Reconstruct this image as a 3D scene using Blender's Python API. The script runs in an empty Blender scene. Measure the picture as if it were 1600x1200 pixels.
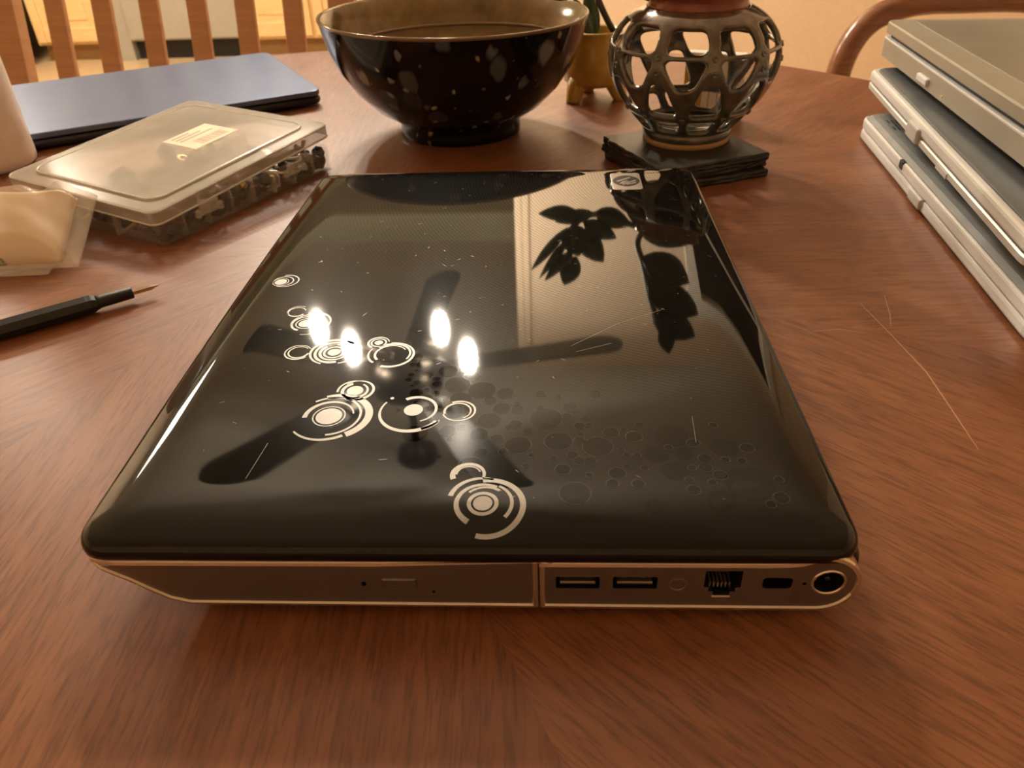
import bpy, bmesh, math, random
from mathutils import Vector, Matrix
PI = math.pi
random.seed(7)
scene = bpy.context.scene
COL = scene.collection

# ------------------------------------------------------------------ camera
cam_d = bpy.data.cameras.new('camera')
cam_d.sensor_width = 36.0
cam_d.lens = 1204.36 / 1600 * 36.0
cam_d.clip_start = 0.01
cam_d.dof.use_dof = True; cam_d.dof.focus_distance = 0.34; cam_d.dof.aperture_fstop = 22.0
cam = bpy.data.objects.new('camera', cam_d)
COL.objects.link(cam)
_f = Vector((-0.0480125, 0.82273131, -0.56639915))
_r = Vector((0.99882969, 0.0362336, -0.03203711))
_u = Vector((0.00583525, 0.56727447, 0.82350812))
cam.matrix_world = Matrix(((_r.x, _u.x, -_f.x, 0.15816), (_r.y, _u.y, -_f.y, -0.17339),
                           (_r.z, _u.z, -_f.z, 0.21698), (0, 0, 0, 1)))
scene.camera = cam

# ------------------------------------------------------------------ world, exposure
w = bpy.data.worlds.new('world'); scene.world = w; w.use_nodes = True
w.node_tree.nodes['Background'].inputs[0].default_value = (1.0, 0.78, 0.55, 1)
w.node_tree.nodes['Background'].inputs[1].default_value = 0.03
vs = scene.view_settings
vs.view_transform = 'Standard'; vs.look = 'None'; vs.gamma = 1.0; vs.use_curve_mapping = False
vs.exposure = 1.62
FAN_BULB = 300.0       # radiance of each ceiling fan bulb
KITCHEN_FILL = 22.0    # radiance of the fill panel added over the kitchen
LAMP_COL = (1.0, 0.86, 0.68)

# ------------------------------------------------------------------ materials
class NT:
    """small helper round a node tree"""
    def __init__(self, name):
        self.m = bpy.data.materials.new(name); self.m.use_nodes = True
        self.t = self.m.node_tree; self.n = self.t.nodes
        self.b = self.n['Principled BSDF']
    def add(self, kind, **kw):
        x = self.n.new(kind)
        for k, v in kw.items():
            if k in x.bl_rna.properties: setattr(x, k, v)
        return x
    def link(self, a, b): self.t.links.new(a, b)
    def math(self, op, a, b=None, c=None):
        x = self.n.new('ShaderNodeMath'); x.operation = op
        for i, v in enumerate((a, b, c)):
            if v is None: continue
            if isinstance(v, (int, float)): x.inputs[i].default_value = v
            else: self.link(v, x.inputs[i])
        return x.outputs[0]
    def ramp(self, fac, stops):
        x = self.n.new('ShaderNodeValToRGB'); e = x.color_ramp.elements
        while len(e) < len(stops): e.new(0.5)
        for s, (p, c) in zip(e, stops): s.position = p; s.color = (*c, 1) if len(c) == 3 else c
        self.link(fac, x.inputs[0]); return x.outputs[0]
    def mix(self, fac, a, b):
        x = self.n.new('ShaderNodeMix'); x.data_type = 'RGBA'
        for v, i in ((fac, 0), (a, 6), (b, 7)):
            if isinstance(v, (int, float)): x.inputs[i].default_value = v
            elif isinstance(v, tuple): x.inputs[i].default_value = (*v, 1)
            else: self.link(v, x.inputs[i])
        return x.outputs[2]
    def noise(self, vec, scale, detail=3, rough=0.5, dist=0):
        x = self.n.new('ShaderNodeTexNoise')
        x.inputs['Scale'].default_value = scale; x.inputs['Detail'].default_value = detail
        x.inputs['Roughness'].default_value = rough; x.inputs['Distortion'].default_value = dist
        if vec is not None: self.link(vec, x.inputs['Vector'])
        return x.outputs['Fac']
    def coord(self, which='Object'): return self.n.new('ShaderNodeTexCoord').outputs[which]
    def mapping(self, vec, scale=(1, 1, 1), rot=(0, 0, 0), loc=(0, 0, 0)):
        x = self.n.new('ShaderNodeMapping'); self.link(vec, x.inputs[0])
        x.inputs['Scale'].default_value = scale; x.inputs['Rotation'].default_value = rot
        x.inputs['Location'].default_value = loc
        return x.outputs[0]
    def bump(self, h, strength, dist=0.001):
        x = self.n.new('ShaderNodeBump'); x.inputs['Strength'].default_value = strength
        x.inputs['Distance'].default_value = dist; self.link(h, x.inputs['Height'])
        self.link(x.outputs[0], self.b.inputs['Normal'])
    def set(self, col=None, rough=None, metal=None, **kw):
        b = self.b
        if col is not None:
            if isinstance(col, tuple): b.inputs['Base Color'].default_value = (*col, 1)
            else: self.link(col, b.inputs['Base Color'])
        if rough is not None:
            if isinstance(rough, (int, float)): b.inputs['Roughness'].default_value = rough
            else: self.link(rough, b.inputs['Roughness'])
        if metal is not None: b.inputs['Metallic'].default_value = metal
        for k, v in kw.items():
            k = k.replace('_', ' ')
            if isinstance(v, tuple): v = (*v, 1)
            b.inputs[k].default_value = v
        return self

def plain(name, col, rough=0.5, metal=0.0, var=0.12, scale=40, **kw):
    """a one-colour material with slight procedural unevenness"""
    t = NT(name)
    f = t.noise(t.coord(), scale, 4)
    lo = tuple(c * (1 - var) for c in col); hi = tuple(min(1, c * (1 + var)) for c in col)
    t.set(t.ramp(f, [(0.3, lo), (0.7, hi)]), rough, metal, **kw)
    return t.m

def make_table_wood():
    t = NT('table_veneer')
    co = t.coord()
    s = t.n.new('ShaderNodeSeparateXYZ'); t.link(co, s.inputs[0])
    th = t.math('ARCTAN2', s.outputs[1], s.outputs[0])
    th = t.math('ADD', th, 0.35)
    k = t.math('FLOOR', t.math('DIVIDE', th, PI / 4))
    a = t.math('SUBTRACT', t.math('MULTIPLY', t.math('ADD', k, 0.5), PI / 4), 0.35)
    ca, sa = t.math('COSINE', a), t.math('SINE', a)
    u = t.math('ADD', t.math('MULTIPLY', s.outputs[0], ca), t.math('MULTIPLY', s.outputs[1], sa))
    v = t.math('SUBTRACT', t.math('MULTIPLY', s.outputs[1], ca), t.math('MULTIPLY', s.outputs[0], sa))
    c = t.n.new('ShaderNodeCombineXYZ')
    t.link(u, c.inputs[0]); t.link(v, c.inputs[1]); t.link(t.math('MULTIPLY', k, 3.7), c.inputs[2])
    vec = c.outputs[0]
    fine = t.noise(t.mapping(vec, (22, 260, 1)), 1.0, 3, 0.55)
    pore = t.noise(t.mapping(vec, (75, 800, 1)), 1.0, 2, 0.5)
    wide = t.noise(t.mapping(vec, (5, 16, 1)), 1.0, 4, 0.55, 0.8)
    base = t.ramp(wide, [(0.25, (0.185, 0.064, 0.023)), (0.5, (0.245, 0.090, 0.034)), (0.78, (0.315, 0.128, 0.052))])
    dark = t.ramp(fine, [(0.36, (0.55, 0.50, 0.47)), (0.6, (1, 1, 1))])
    mul = t.n.new('ShaderNodeMix'); mul.data_type = 'RGBA'; mul.blend_type = 'MULTIPLY'; mul.inputs[0].default_value = 0.52
    t.link(base, mul.inputs[6]); t.link(dark, mul.inputs[7])
    mul2 = t.n.new('ShaderNodeMix'); mul2.data_type = 'RGBA'; mul2.blend_type = 'MULTIPLY'; mul2.inputs[0].default_value = 0.65
    t.link(mul.outputs[2], mul2.inputs[6]); t.link(t.ramp(pore, [(0.35, (0.5, 0.45, 0.42)), (0.5, (1, 1, 1))]), mul2.inputs[7])
    blot = t.noise(co, 9, 4, 0.6)
    t.set(mul2.outputs[2], t.math('ADD', t.math('MULTIPLY', blot, 0.16), 0.33), 0.0)
    t.b.inputs['Specular IOR Level'].default_value = 0.5
    t.bump(fine, 0.06, 0.0005)
    return t.m

def make_lid():
    """black high gloss lid with fine curved pinstripes under the lacquer"""
    t = NT('black_gloss_lid')
    co = t.coord()
    s = t.n.new('ShaderNodeSeparateXYZ'); t.link(co, s.inputs[0])
    dx = t.math('SUBTRACT', s.outputs[0], 0.30); dy = t.math('SUBTRACT', s.outputs[1], 0.345)
    rad = t.math('SQRT', t.math('ADD', t.math('MULTIPLY', dx, dx), t.math('MULTIPLY', dy, dy)))
    wave = t.math('SINE', t.math('MULTIPLY', rad, 2 * PI / 0.0021))
    line = t.math('GREATER_THAN', wave, 0.35)
    # the stripes fade out towards the front left of the lid
    fade = t.math('SUBTRACT', 2.2, t.math('DIVIDE', rad, 0.14))
    fade = t.math('MINIMUM', t.math('MAXIMUM', fade, 0.0), 1.0)
    m = t.math('MULTIPLY', line, fade)
    col = t.mix(m, (0.0022, 0.0021, 0.0019), (0.012, 0.0108, 0.0088))
    t.set(col, 0.035, 0.0, Coat_Weight=0.02, Coat_Roughness=0.28)
    t.link(t.math('ADD', t.math('MULTIPLY', m, 0.42), 0.36), t.b.inputs['Specular IOR Level'])
    t.b.inputs['IOR'].default_value = 1.45
    return t.m

def make_bowl_outer():
    t = NT('speckled_black_lacquer')
    co = t.coord()
    d = t.mapping(co, (1, 1, 0.72))
    nz = t.n.new('ShaderNodeTexNoise'); nz.inputs['Scale'].default_value = 60
    t.link(d, nz.inputs['Vector'])
    add = t.n.new('ShaderNodeVectorMath'); add.operation = 'SCALE'; add.inputs['Scale'].default_value = 0.012
    t.link(nz.outputs['Color'], add.inputs[0])
    ad2 = t.n.new('ShaderNodeVectorMath'); t.link(d, ad2.inputs[0]); t.link(add.outputs[0], ad2.inputs[1])
    def blobs(scale, thr, soft, offs, pw):
        v = t.n.new('ShaderNodeTexVoronoi'); v.inputs['Scale'].default_value = scale
        mp = t.mapping(ad2.outputs[0], loc=(offs, offs * .7, offs * .3)); t.link(mp, v.inputs['Vector'])
        size = t.n.new('ShaderNodeSeparateColor'); t.link(v.outputs['Color'], size.inputs[0])
        lim = t.math('MULTIPLY', t.math('POWER', size.outputs[0], pw), thr)
        f = t.math('DIVIDE', t.math('SUBTRACT', lim, v.outputs['Distance']), soft)
        return t.math('MINIMUM', t.math('MAXIMUM', f, 0), 1), size.outputs[1]
    f1, c1 = blobs(54, 0.56, 0.16, 0.3, 1.15)
    f2, c2 = blobs(95, 0.36, 0.12, 1.9, 2.0)
    col1 = t.ramp(c1, [(0.0, (0.03, 0.036, 0.046)), (0.35, (0.17, 0.175, 0.19)), (0.5, (0.02, 0.024, 0.03)), (0.70, (0.13, 0.12, 0.115)), (0.84, (0.03, 0.034, 0.042)), (0.9, (0.36, 0.11, 0.02)), (1.0, (0.25, 0.18, 0.09))])
    c = t.mix(f1, (0.006, 0.005, 0.0045), col1)
    c = t.mix(f2, c, t.ramp(c2, [(0.2, (0.15, 0.15, 0.17)), (0.7, (0.3, 0.28, 0.24)), (1.0, (0.35, 0.27, 0.10))]))
    t.set(c, 0.10, 0.0, Specular_IOR_Level=0.32)
    return t.m

def make_mottled(name, stops, scale, rough, metal=0.0, **kw):
    t = NT(name)
    t.set(t.ramp(t.noise(t.coord(), scale, 5, 0.6), stops), rough, metal, **kw)
    return t.m

def make_plastic(name, col, alpha, rough=0.18):
    """thin translucent polypropylene: part of the light goes straight through"""
    t = NT(name)
    f = t.noise(t.coord(), 55, 3)
    t.set(t.ramp(f, [(0.35, tuple(c * .9 for c in col)), (0.7, col)]), rough, 0.0)
    t.b.inputs['Alpha'].default_value = alpha
    return t.m

def make_wood(name, c0, c1, axis=(3, 3, 40), rough=0.4):
    t = NT(name)
    f = t.noise(t.mapping(t.coord(), axis), 3, 4, 0.6, 0.4)
    t.set(t.ramp(f, [(0.3, c0), (0.7, c1)]), rough)
    return t.m

def make_vase_glaze():
    t = NT('openwork_glaze')
    co = t.coord()
    s = t.n.new('ShaderNodeSeparateXYZ'); t.link(co, s.inputs[0])
    n1 = t.noise(co, 40, 4)
    h = t.math('ADD', t.math('MULTIPLY', t.math('SUBTRACT', s.outputs[2], 0.080), 26.0), t.math('MULTIPLY', t.math('SUBTRACT', n1, 0.5), 1.2))
    top = t.math('MINIMUM', t.math('MAXIMUM', h, 0), 1)
    low = t.ramp(t.noise(co, 90, 4), [(0.3, (0.062, 0.064, 0.050)), (0.55, (0.115, 0.105, 0.078)), (0.75, (0.19, 0.16, 0.11))])
    hi = t.ramp(t.noise(co, 70, 4), [(0.3, (0.085, 0.022, 0.010)), (0.7, (0.21, 0.075, 0.03))])
    t.set(t.mix(top, low, hi), 0.16, 0.25, Coat_Weight=0.5, Coat_Roughness=0.08)
    t.bump(t.noise(co, 160, 3), 0.18, 0.001)
    return t.m

M = {}
M['table'] = make_table_wood()
M['lid'] = make_lid()
M['black_gloss'] = plain('black_gloss_plastic', (0.006, 0.0055, 0.005), 0.08)
M['silver'] = plain('silver_painted_plastic', (0.21, 0.18, 0.165), 0.30, 0.75, 0.04)
M['silver_rim'] = plain('polished_silver_rim', (0.72, 0.64, 0.55), 0.2, 0.9, 0.03)
M['port_dark'] = plain('port_black', (0.006, 0.006, 0.006), 0.45)
M['port_metal'] = plain('port_metal', (0.5, 0.45, 0.38), 0.3, 0.9)
M['rubber'] = plain('rubber', (0.012, 0.012, 0.012), 0.8)
M['print'] = plain('silver_print', (0.27, 0.25, 0.21), 0.4, 0.1, 0.05, 900, Coat_Weight=0.35, Coat_Roughness=0.04)
M['bubble'] = plain('bubble_print_line', (0.030, 0.027, 0.021), 0.04, 0, 0.1, IOR=1.45, Specular_IOR_Level=0.45)
M['bubble_dark'] = plain('bubble_print_dark', (0.0016, 0.0015, 0.0013), 0.035, 0, 0.1, IOR=1.45, Specular_IOR_Level=0.31)
M['scratch'] = plain('lid_scratch', (0.22, 0.205, 0.18), 0.35, 0.3, 0.2, 900)
M['table_scratch'] = plain('table_scratch', (0.42, 0.22, 0.12), 0.5)
M['badge'] = plain('badge_silver', (0.55, 0.53, 0.50), 0.3, 0.6)
M['bowl_out'] = make_bowl_outer()
M['bowl_in'] = make_mottled('bowl_gold_glaze', [(0.25, (0.10, 0.062, 0.022)), (0.5, (0.19, 0.125, 0.05)), (0.75, (0.30, 0.22, 0.10))], 26, 0.16, 0.15)
M['bowl_rim'] = plain('bowl_rim', (0.20, 0.13, 0.07), 0.12, 0.3)
M['vase'] = make_vase_glaze()
M['clay'] = plain('unglazed_clay', (0.40, 0.24, 0.11), 0.8)
M['slate'] = make_mottled('slate', [(0.3, (0.010, 0.010, 0.009)), (0.7, (0.028, 0.026, 0.023))], 70, 0.42)
M['leaf'] = make_mottled('glossy_leaf', [(0.3, (0.010, 0.032, 0.010)), (0.7, (0.022, 0.065, 0.016))], 60, 0.25)
M['stem'] = plain('plant_stem', (0.03, 0.055, 0.018), 0.4)
M['soil'] = plain('potting_soil', (0.02, 0.013, 0.008), 0.9)
M['yellow'] = make_mottled('yellow_glaze', [(0.3, (0.42, 0.24, 0.035)), (0.7, (0.62, 0.40, 0.08))], 30, 0.2)
M['dark_glaze'] = plain('dark_green_glaze', (0.03, 0.028, 0.012), 0.25)
M['blue'] = plain('slate_blue_metal', (0.125, 0.17, 0.29), 0.32, 0.55, 0.05)
M['blue_side'] = plain('dark_blue_shell', (0.012, 0.012, 0.02), 0.4)
M['pp'] = make_plastic('translucent_box_plastic', (0.78, 0.72, 0.62), 0.10, 0.12)
M['pp_lid'] = make_plastic('translucent_lid_plastic', (0.66, 0.62, 0.55), 0.60, 0.2)
M['pp_edge'] = make_plastic('thick_plastic_edge', (0.80, 0.75, 0.66), 0.32, 0.2)
M['pp_ridge'] = make_plastic('lid_ridge_plastic', (0.86, 0.82, 0.74), 0.7, 0.2)
M['bag'] = make_plastic('clear_bag_film', (0.85, 0.76, 0.64), 0.30, 0.08)
M['paper'] = make_mottled('tan_paper', [(0.3, (0.78, 0.60, 0.40)), (0.7, (0.86, 0.68, 0.47))], 25, 0.45)
M['green_ink'] = plain('green_ink', (0.06, 0.085, 0.02), 0.5)
M['milky'] = make_plastic('milky_bottle_plastic', (0.86, 0.76, 0.68), 0.96, 0.4)
M['white_plastic'] = plain('white_plastic', (0.75, 0.72, 0.66), 0.4)
M['tool_black'] = plain('black_knurled_handle', (0.008, 0.008, 0.008), 0.5)
M['steel'] = plain('steel', (0.62, 0.56, 0.48), 0.25, 1.0)
M['brass'] = plain('brass', (0.55, 0.36, 0.14), 0.3, 0.9)
M['dark_part'] = plain('dark_metal_part', (0.010, 0.010, 0.014), 0.35, 0.2)
M['red_plastic'] = plain('red_plastic', (0.16, 0.03, 0.025), 0.4)
M['label_paper'] = plain('sticker_paper', (0.80, 0.66, 0.46), 0.6)
M['label_ink'] = plain('sticker_ink', (0.42, 0.33, 0.21), 0.6)
M['laptop_silver'] = plain('laptop_silver', (0.50, 0.50, 0.485), 0.38, 0.15, 0.04)
M['laptop_rim'] = plain('laptop_rim_silver', (0.66, 0.67, 0.67), 0.35, 0.1, 0.03)
M['laptop_champ'] = plain('champagne_magnesium', (0.37, 0.345, 0.275), 0.42, 0.35, 0.05)
M['laptop_champ_panel'] = make_mottled('champagne_brushed_lid', [(0.3, (0.235, 0.22, 0.165)), (0.7, (0.29, 0.27, 0.205))], 14, 0.42, 0.35)
M['laptop_grey'] = plain('laptop_dark_grey', (0.085, 0.095, 0.105), 0.45, 0.15, 0.06, 200)
M['laptop_bottom'] = plain('laptop_underside_grey', (0.17, 0.185, 0.19), 0.5, 0.05, 0.08, 60)
M['grille'] = plain('grille_black', (0.008, 0.008, 0.008), 0.6)
M['chair_oak'] = make_wood('orange_oak', (0.40, 0.20, 0.095), (0.50, 0.265, 0.13))
M['chair_dark'] = make_wood('dark_walnut', (0.15, 0.060, 0.028), (0.24, 0.100, 0.048), rough=0.25)
M['maple'] = make_wood('maple_cabinet', (0.74, 0.50, 0.22), (0.82, 0.58, 0.28), (4, 4, 12))
M['toe'] = make_wood('toe_kick_wood', (0.28, 0.16, 0.055), (0.34, 0.20, 0.07))
M['toe_black'] = plain('toe_kick_black', (0.012, 0.011, 0.010), 0.6)
M['steel_grey'] = plain('appliance_grey', (0.40, 0.38, 0.32), 0.4, 0.2, 0.04)
M['wall'] = plain('warm_wall_paint', (0.83, 0.66, 0.475), 0.8, 0, 0.03, 60)
M['wall_green'] = plain('sage_wall_paint', (0.52, 0.50, 0.34), 0.8, 0, 0.03, 60)
M['ceiling'] = plain('ceiling_paint', (0.66, 0.62, 0.55), 0.9, 0, 0.03, 60)
M['floor'] = make_wood('pale_floor_laminate', (0.55, 0.38, 0.20), (0.64, 0.46, 0.26), (1.5, 12, 1))
M['trim'] = plain('white_trim', (0.85, 0.80, 0.70), 0.45)
M['night'] = plain('night_glass', (0.006, 0.006, 0.008), 0.05)
M['fan_blade'] = make_wood('fan_blade_brown', (0.020, 0.018, 0.012), (0.035, 0.030, 0.018), (4, 20, 4))
M['fan_metal'] = plain('fan_bronze', (0.05, 0.04, 0.03), 0.35, 0.7)
def emis(name, strength):
    t = NT(name); t.set(LAMP_COL, 0.4)
    t.b.inputs['Emission Color'].default_value = (*LAMP_COL, 1)
    t.b.inputs['Emission Strength'].default_value = strength
    return t.m
M['bulb'] = emis('lit_bulb', FAN_BULB)
M['fill_panel'] = emis('fill_panel_glow', KITCHEN_FILL)

# ------------------------------------------------------------------ mesh helpers
def link(o, parent=None):
    COL.objects.link(o)
    if parent is not None: o.parent = parent
    return o

def mesh_obj(name, bm, mat, parent=None, smooth=False, recalc=True):
    if recalc: bmesh.ops.recalc_face_normals(bm, faces=bm.faces)
    me = bpy.data.meshes.new(name)
    bm.to_mesh(me); bm.free()
    for m in (mat if isinstance(mat, (list, tuple)) else [mat]): me.materials.append(m)
    if smooth:
        for p in me.polygons: p.use_smooth = True
    return link(bpy.data.objects.new(name, me), parent)

def tag(o, label, cat=None, group=None, kind=None):
    o['label'] = label
    if cat: o['category'] = cat
    if group: o['group'] = group
    if kind: o['kind'] = kind
    return o

def thing(name, label, cat, loc=(0, 0, 0), rz=0, group=None):
    o = bpy.data.objects.new(name, None); COL.objects.link(o)
    o.empty_display_size = 0.02
    o.location = loc; o.rotation_euler = (0, 0, rz)
    return tag(o, label, cat, group)

def struct(o, label=None):
    o['kind'] = 'structure'
    if label: o['label'] = label
    return o

def box(bm, x0, x1, y0, y1, z0, z1, bev=0.0, seg=2):
    g = bmesh.ops.create_cube(bm, size=1)
    vs_ = g['verts']
    for v in vs_:
        v.co = Vector(((x0 + x1) / 2 + v.co.x * (x1 - x0), (y0 + y1) / 2 + v.co.y * (y1 - y0), (z0 + z1) / 2 + v.co.z * (z1 - z0)))
    if bev > 0:
        es = list({e for v in vs_ for e in v.link_edges})
        bmesh.ops.bevel(bm, geom=es, offset=bev, segments=seg, affect='EDGES', profile=0.5)
    return vs_

def box_obj(name, dims, mat, parent=None, bev=0.0, seg=2):
    bm = bmesh.new(); box(bm, *dims, bev=bev, seg=seg)
    return mesh_obj(name, bm, mat, parent)

def lathe(bm, prof, n=64, c=(0, 0), close=False):
    rings = []
    for r, z in prof:
        if r < 1e-6: rings.append([bm.verts.new((c[0], c[1], z))])
        else: rings.append([bm.verts.new((c[0] + r * math.cos(2 * PI * i / n), c[1] + r * math.sin(2 * PI * i / n), z)) for i in range(n)])
    pairs = list(zip(rings[:-1], rings[1:]))
    if close: pairs.append((rings[-1], rings[0]))
    for a, b in pairs:
        for i in range(n):
            j = (i + 1) % n
            if len(a) == 1 and len(b) == 1: continue
            if len(a) == 1: bm.faces.new((a[0], b[i], b[j]))
            elif len(b) == 1: bm.faces.new((a[i], a[j], b[0]))
            else: bm.faces.new((a[i], a[j], b[j], b[i]))

def tube(bm, pts, rad, n=10, cap=True, flat=1.0):
    """swept tube through pts; rad number or list; flat squeezes it sideways"""
    pts = [Vector(p) for p in pts]
    rads = rad if isinstance(rad, (list, tuple)) else [rad] * len(pts)
    rings = []; up = None
    for i, p in enumerate(pts):
        d = (pts[min(i + 1, len(pts) - 1)] - pts[max(i - 1, 0)]).normalized()
        if up is None:
            up = Vector((0, 0, 1)) if abs(d.z) < 0.9 else Vector((0, 1, 0))
        s = d.cross(up).normalized(); up = s.cross(d).normalized()
        rings.append([bm.verts.new(p + rads[i] * (s * math.cos(2 * PI * k / n) * flat + up * math.sin(2 * PI * k / n))) for k in range(n)])
    for a, b in zip(rings[:-1], rings[1:]):
        for k in range(n): bm.faces.new((a[k], a[(k + 1) % n], b[(k + 1) % n], b[k]))
    if cap: bm.faces.new(rings[0][::-1]); bm.faces.new(rings[-1])

def spline(pts, n=8):
    P = [Vector(p) for p in pts]; P = [2 * P[0] - P[1]] + P + [2 * P[-1] - P[-2]]
    out = []
    for i in range(1, len(P) - 2):
        for k in range(n):
            t = k / n; a, b, c, d = P[i - 1:i + 3]
            out.append(0.5 * ((2 * b) + (c - a) * t + (2 * a - 5 * b + 4 * c - d) * t * t + (3 * b - a - 3 * c + d) * t ** 3))
    out.append(P[-2]); return out

def rrect(x0, x1, y0, y1, r, n=8, edge=10):
    """rounded rectangle outline, ccw, edges subdivided"""
    pts = []
    r = max(r, 1e-5)
    for cx, cy, a0 in ((x1 - r, y1 - r, 0), (x0 + r, y1 - r, PI / 2), (x0 + r, y0 + r, PI), (x1 - r, y0 + r, 1.5 * PI)):
        for i in range(n + 1):
            a = a0 + i / n * PI / 2; pts.append(Vector((cx + r * math.cos(a), cy + r * math.sin(a))))
    out = []
    for i, p in enumerate(pts):
        q = pts[(i + 1) % len(pts)]; out.append(p)
        if (i + 1) % (n + 1) == 0:
            for k in range(1, edge): out.append(p.lerp(q, k / edge))
    return out

def loft(bm, loops, cap0=True, cap1=True):
    rs = [[bm.verts.new(p) for p in L] for L in loops]
    n = len(rs[0])
    for a, b in zip(rs[:-1], rs[1:]):
        for i in range(n): bm.faces.new((a[i], a[(i + 1) % n], b[(i + 1) % n], b[i]))
    if cap0: bm.faces.new(rs[0][::-1])
    if cap1: bm.faces.new(rs[-1])
    return rs

def slab(bm, x0, x1, y0, y1, z0, z1, r, bev=0.0015, n=6):
    """rounded-corner slab with softened upper and lower edges"""
    L = []
    for ins, z in ((bev, z0), (bev * .3, z0 + bev * .3), (0, z0 + bev), (0, z1 - bev), (bev * .3, z1 - bev * .3), (bev, z1)):
        L.append([Vector((p.x, p.y, z)) for p in rrect(x0 + ins, x1 - ins, y0 + ins, y1 - ins, r - ins, n, 1)])
    loft(bm, L)

def filled(bm, outer, holes, to3):
    """planar face with holes (triangulated); outer and holes lists of 2d points"""
    es = []
    for L in [outer] + holes:
        vv = [bm.verts.new(to3(p)) for p in L]
        es += [bm.edges.new((vv[i], vv[(i + 1) % len(vv)])) for i in range(len(vv))]
    bmesh.ops.triangle_fill(bm, use_beauty=True, use_dissolve=False, edges=es)

# ================================================================== THE SETTING
FZ = -0.75
CZ = 1.69
def room_box(name, dims, mat, label):
    return struct(box_obj(name, dims, mat), label)
X0, X1, Y0, Y1 = -3.6, 2.6, -1.7, 5.4
room_box('floor', (X0, X1, Y0, Y1, FZ - 0.05, FZ), M['floor'], 'pale wood floor of dining room and kitchen')
room_box('ceiling', (X0, X1, Y0, Y1, CZ, CZ + 0.05), M['ceiling'], 'cream painted ceiling')
room_box('wall_left', (X0 - 0.1, X0, Y0, Y1, FZ, CZ), M['wall'], 'warm cream wall left of the kitchen')
room_box('wall_right', (X1, X1 + 0.1, Y0, Y1, FZ, CZ), M['wall'], 'warm cream side wall of dining room')
room_box('wall_rear', (X0, X1, Y0 - 0.1, Y0, FZ, CZ), M['wall'], 'cream wall facing the kitchen')
room_box('wall_kitchen', (X0, X1, Y1, Y1 + 0.1, FZ, CZ), M['wall_green'], 'sage painted kitchen wall behind cabinets')
# wall behind the vase, with a window opening
WY = 2.62
wb = bmesh.new()
wx0, wx1, wz0, wz1 = 0.80, 1.75, 0.25, 1.35
box(wb, 0.06, wx0, WY, WY + 0.12, FZ, CZ); box(wb, wx1, X1, WY, WY + 0.12, FZ, CZ)
box(wb, wx0, wx1, WY, WY + 0.12, FZ, wz0); box(wb, wx0, wx1, WY, WY + 0.12, wz1, CZ)
struct(mesh_obj('wall_back', wb, M['wall']), 'warm cream wall behind the openwork vase')
wroot = bpy.data.objects.new('window_1', None); COL.objects.link(wroot); struct(wroot, 'dark window with white casing'); wroot.location = (0, 0, 0)
for nm, d in (('casing', (wx0 - 0.09, wx0, WY - 0.02, WY + 0.0, wz0 - .06, wz1 + 0.09)), ('casing', (wx1, wx1 + 0.09, WY - 0.02, WY, wz0 - .06, wz1 + 0.09)),
              ('casing', (wx0, wx1, WY - 0.02, WY, wz1, wz1 + 0.09)), ('window_sill', (wx0, wx1, WY - 0.05, WY, wz0 - 0.06, wz0)),
              ('sash', (wx0, wx1, WY + 0.04, WY + 0.07, (wz0 + wz1) / 2 - .02, (wz0 + wz1) / 2 + .02))):
    box_obj(nm, d, M['trim'], wroot, 0.004)
box_obj('pane', (wx0, wx1, WY + 0.05, WY + 0.06, wz0, (wz0 + wz1) / 2 - .02), M['night'], wroot)
box_obj('pane', (wx0, wx1, WY + 0.05, WY + 0.06, (wz0 + wz1) / 2 + .02, wz1), M['night'], wroot)
# white casing of the kitchen opening
tr = bmesh.new(); box(tr, 0.03, 0.06, WY - 0.01, WY + 0.13, FZ, CZ, 0.006); box(tr, 0.06, 0.085, WY - 0.010, WY, FZ, CZ, 0.004)
struct(mesh_obj('trim_1', tr, M['wall']), 'cream casing at end of cream wall')
room_box('trim_2', (X0, X1, 3.95, 4.10, 1.52, CZ), M['wall_green'], 'sage soffit above kitchen cabinets')
bb = bmesh.new(); box(bb, 0.085, X1, WY - 0.015, WY, FZ, FZ + 0.10, 0.004)
struct(mesh_obj('baseboard_back', bb, M['trim']), 'white baseboard along cream wall')

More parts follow.
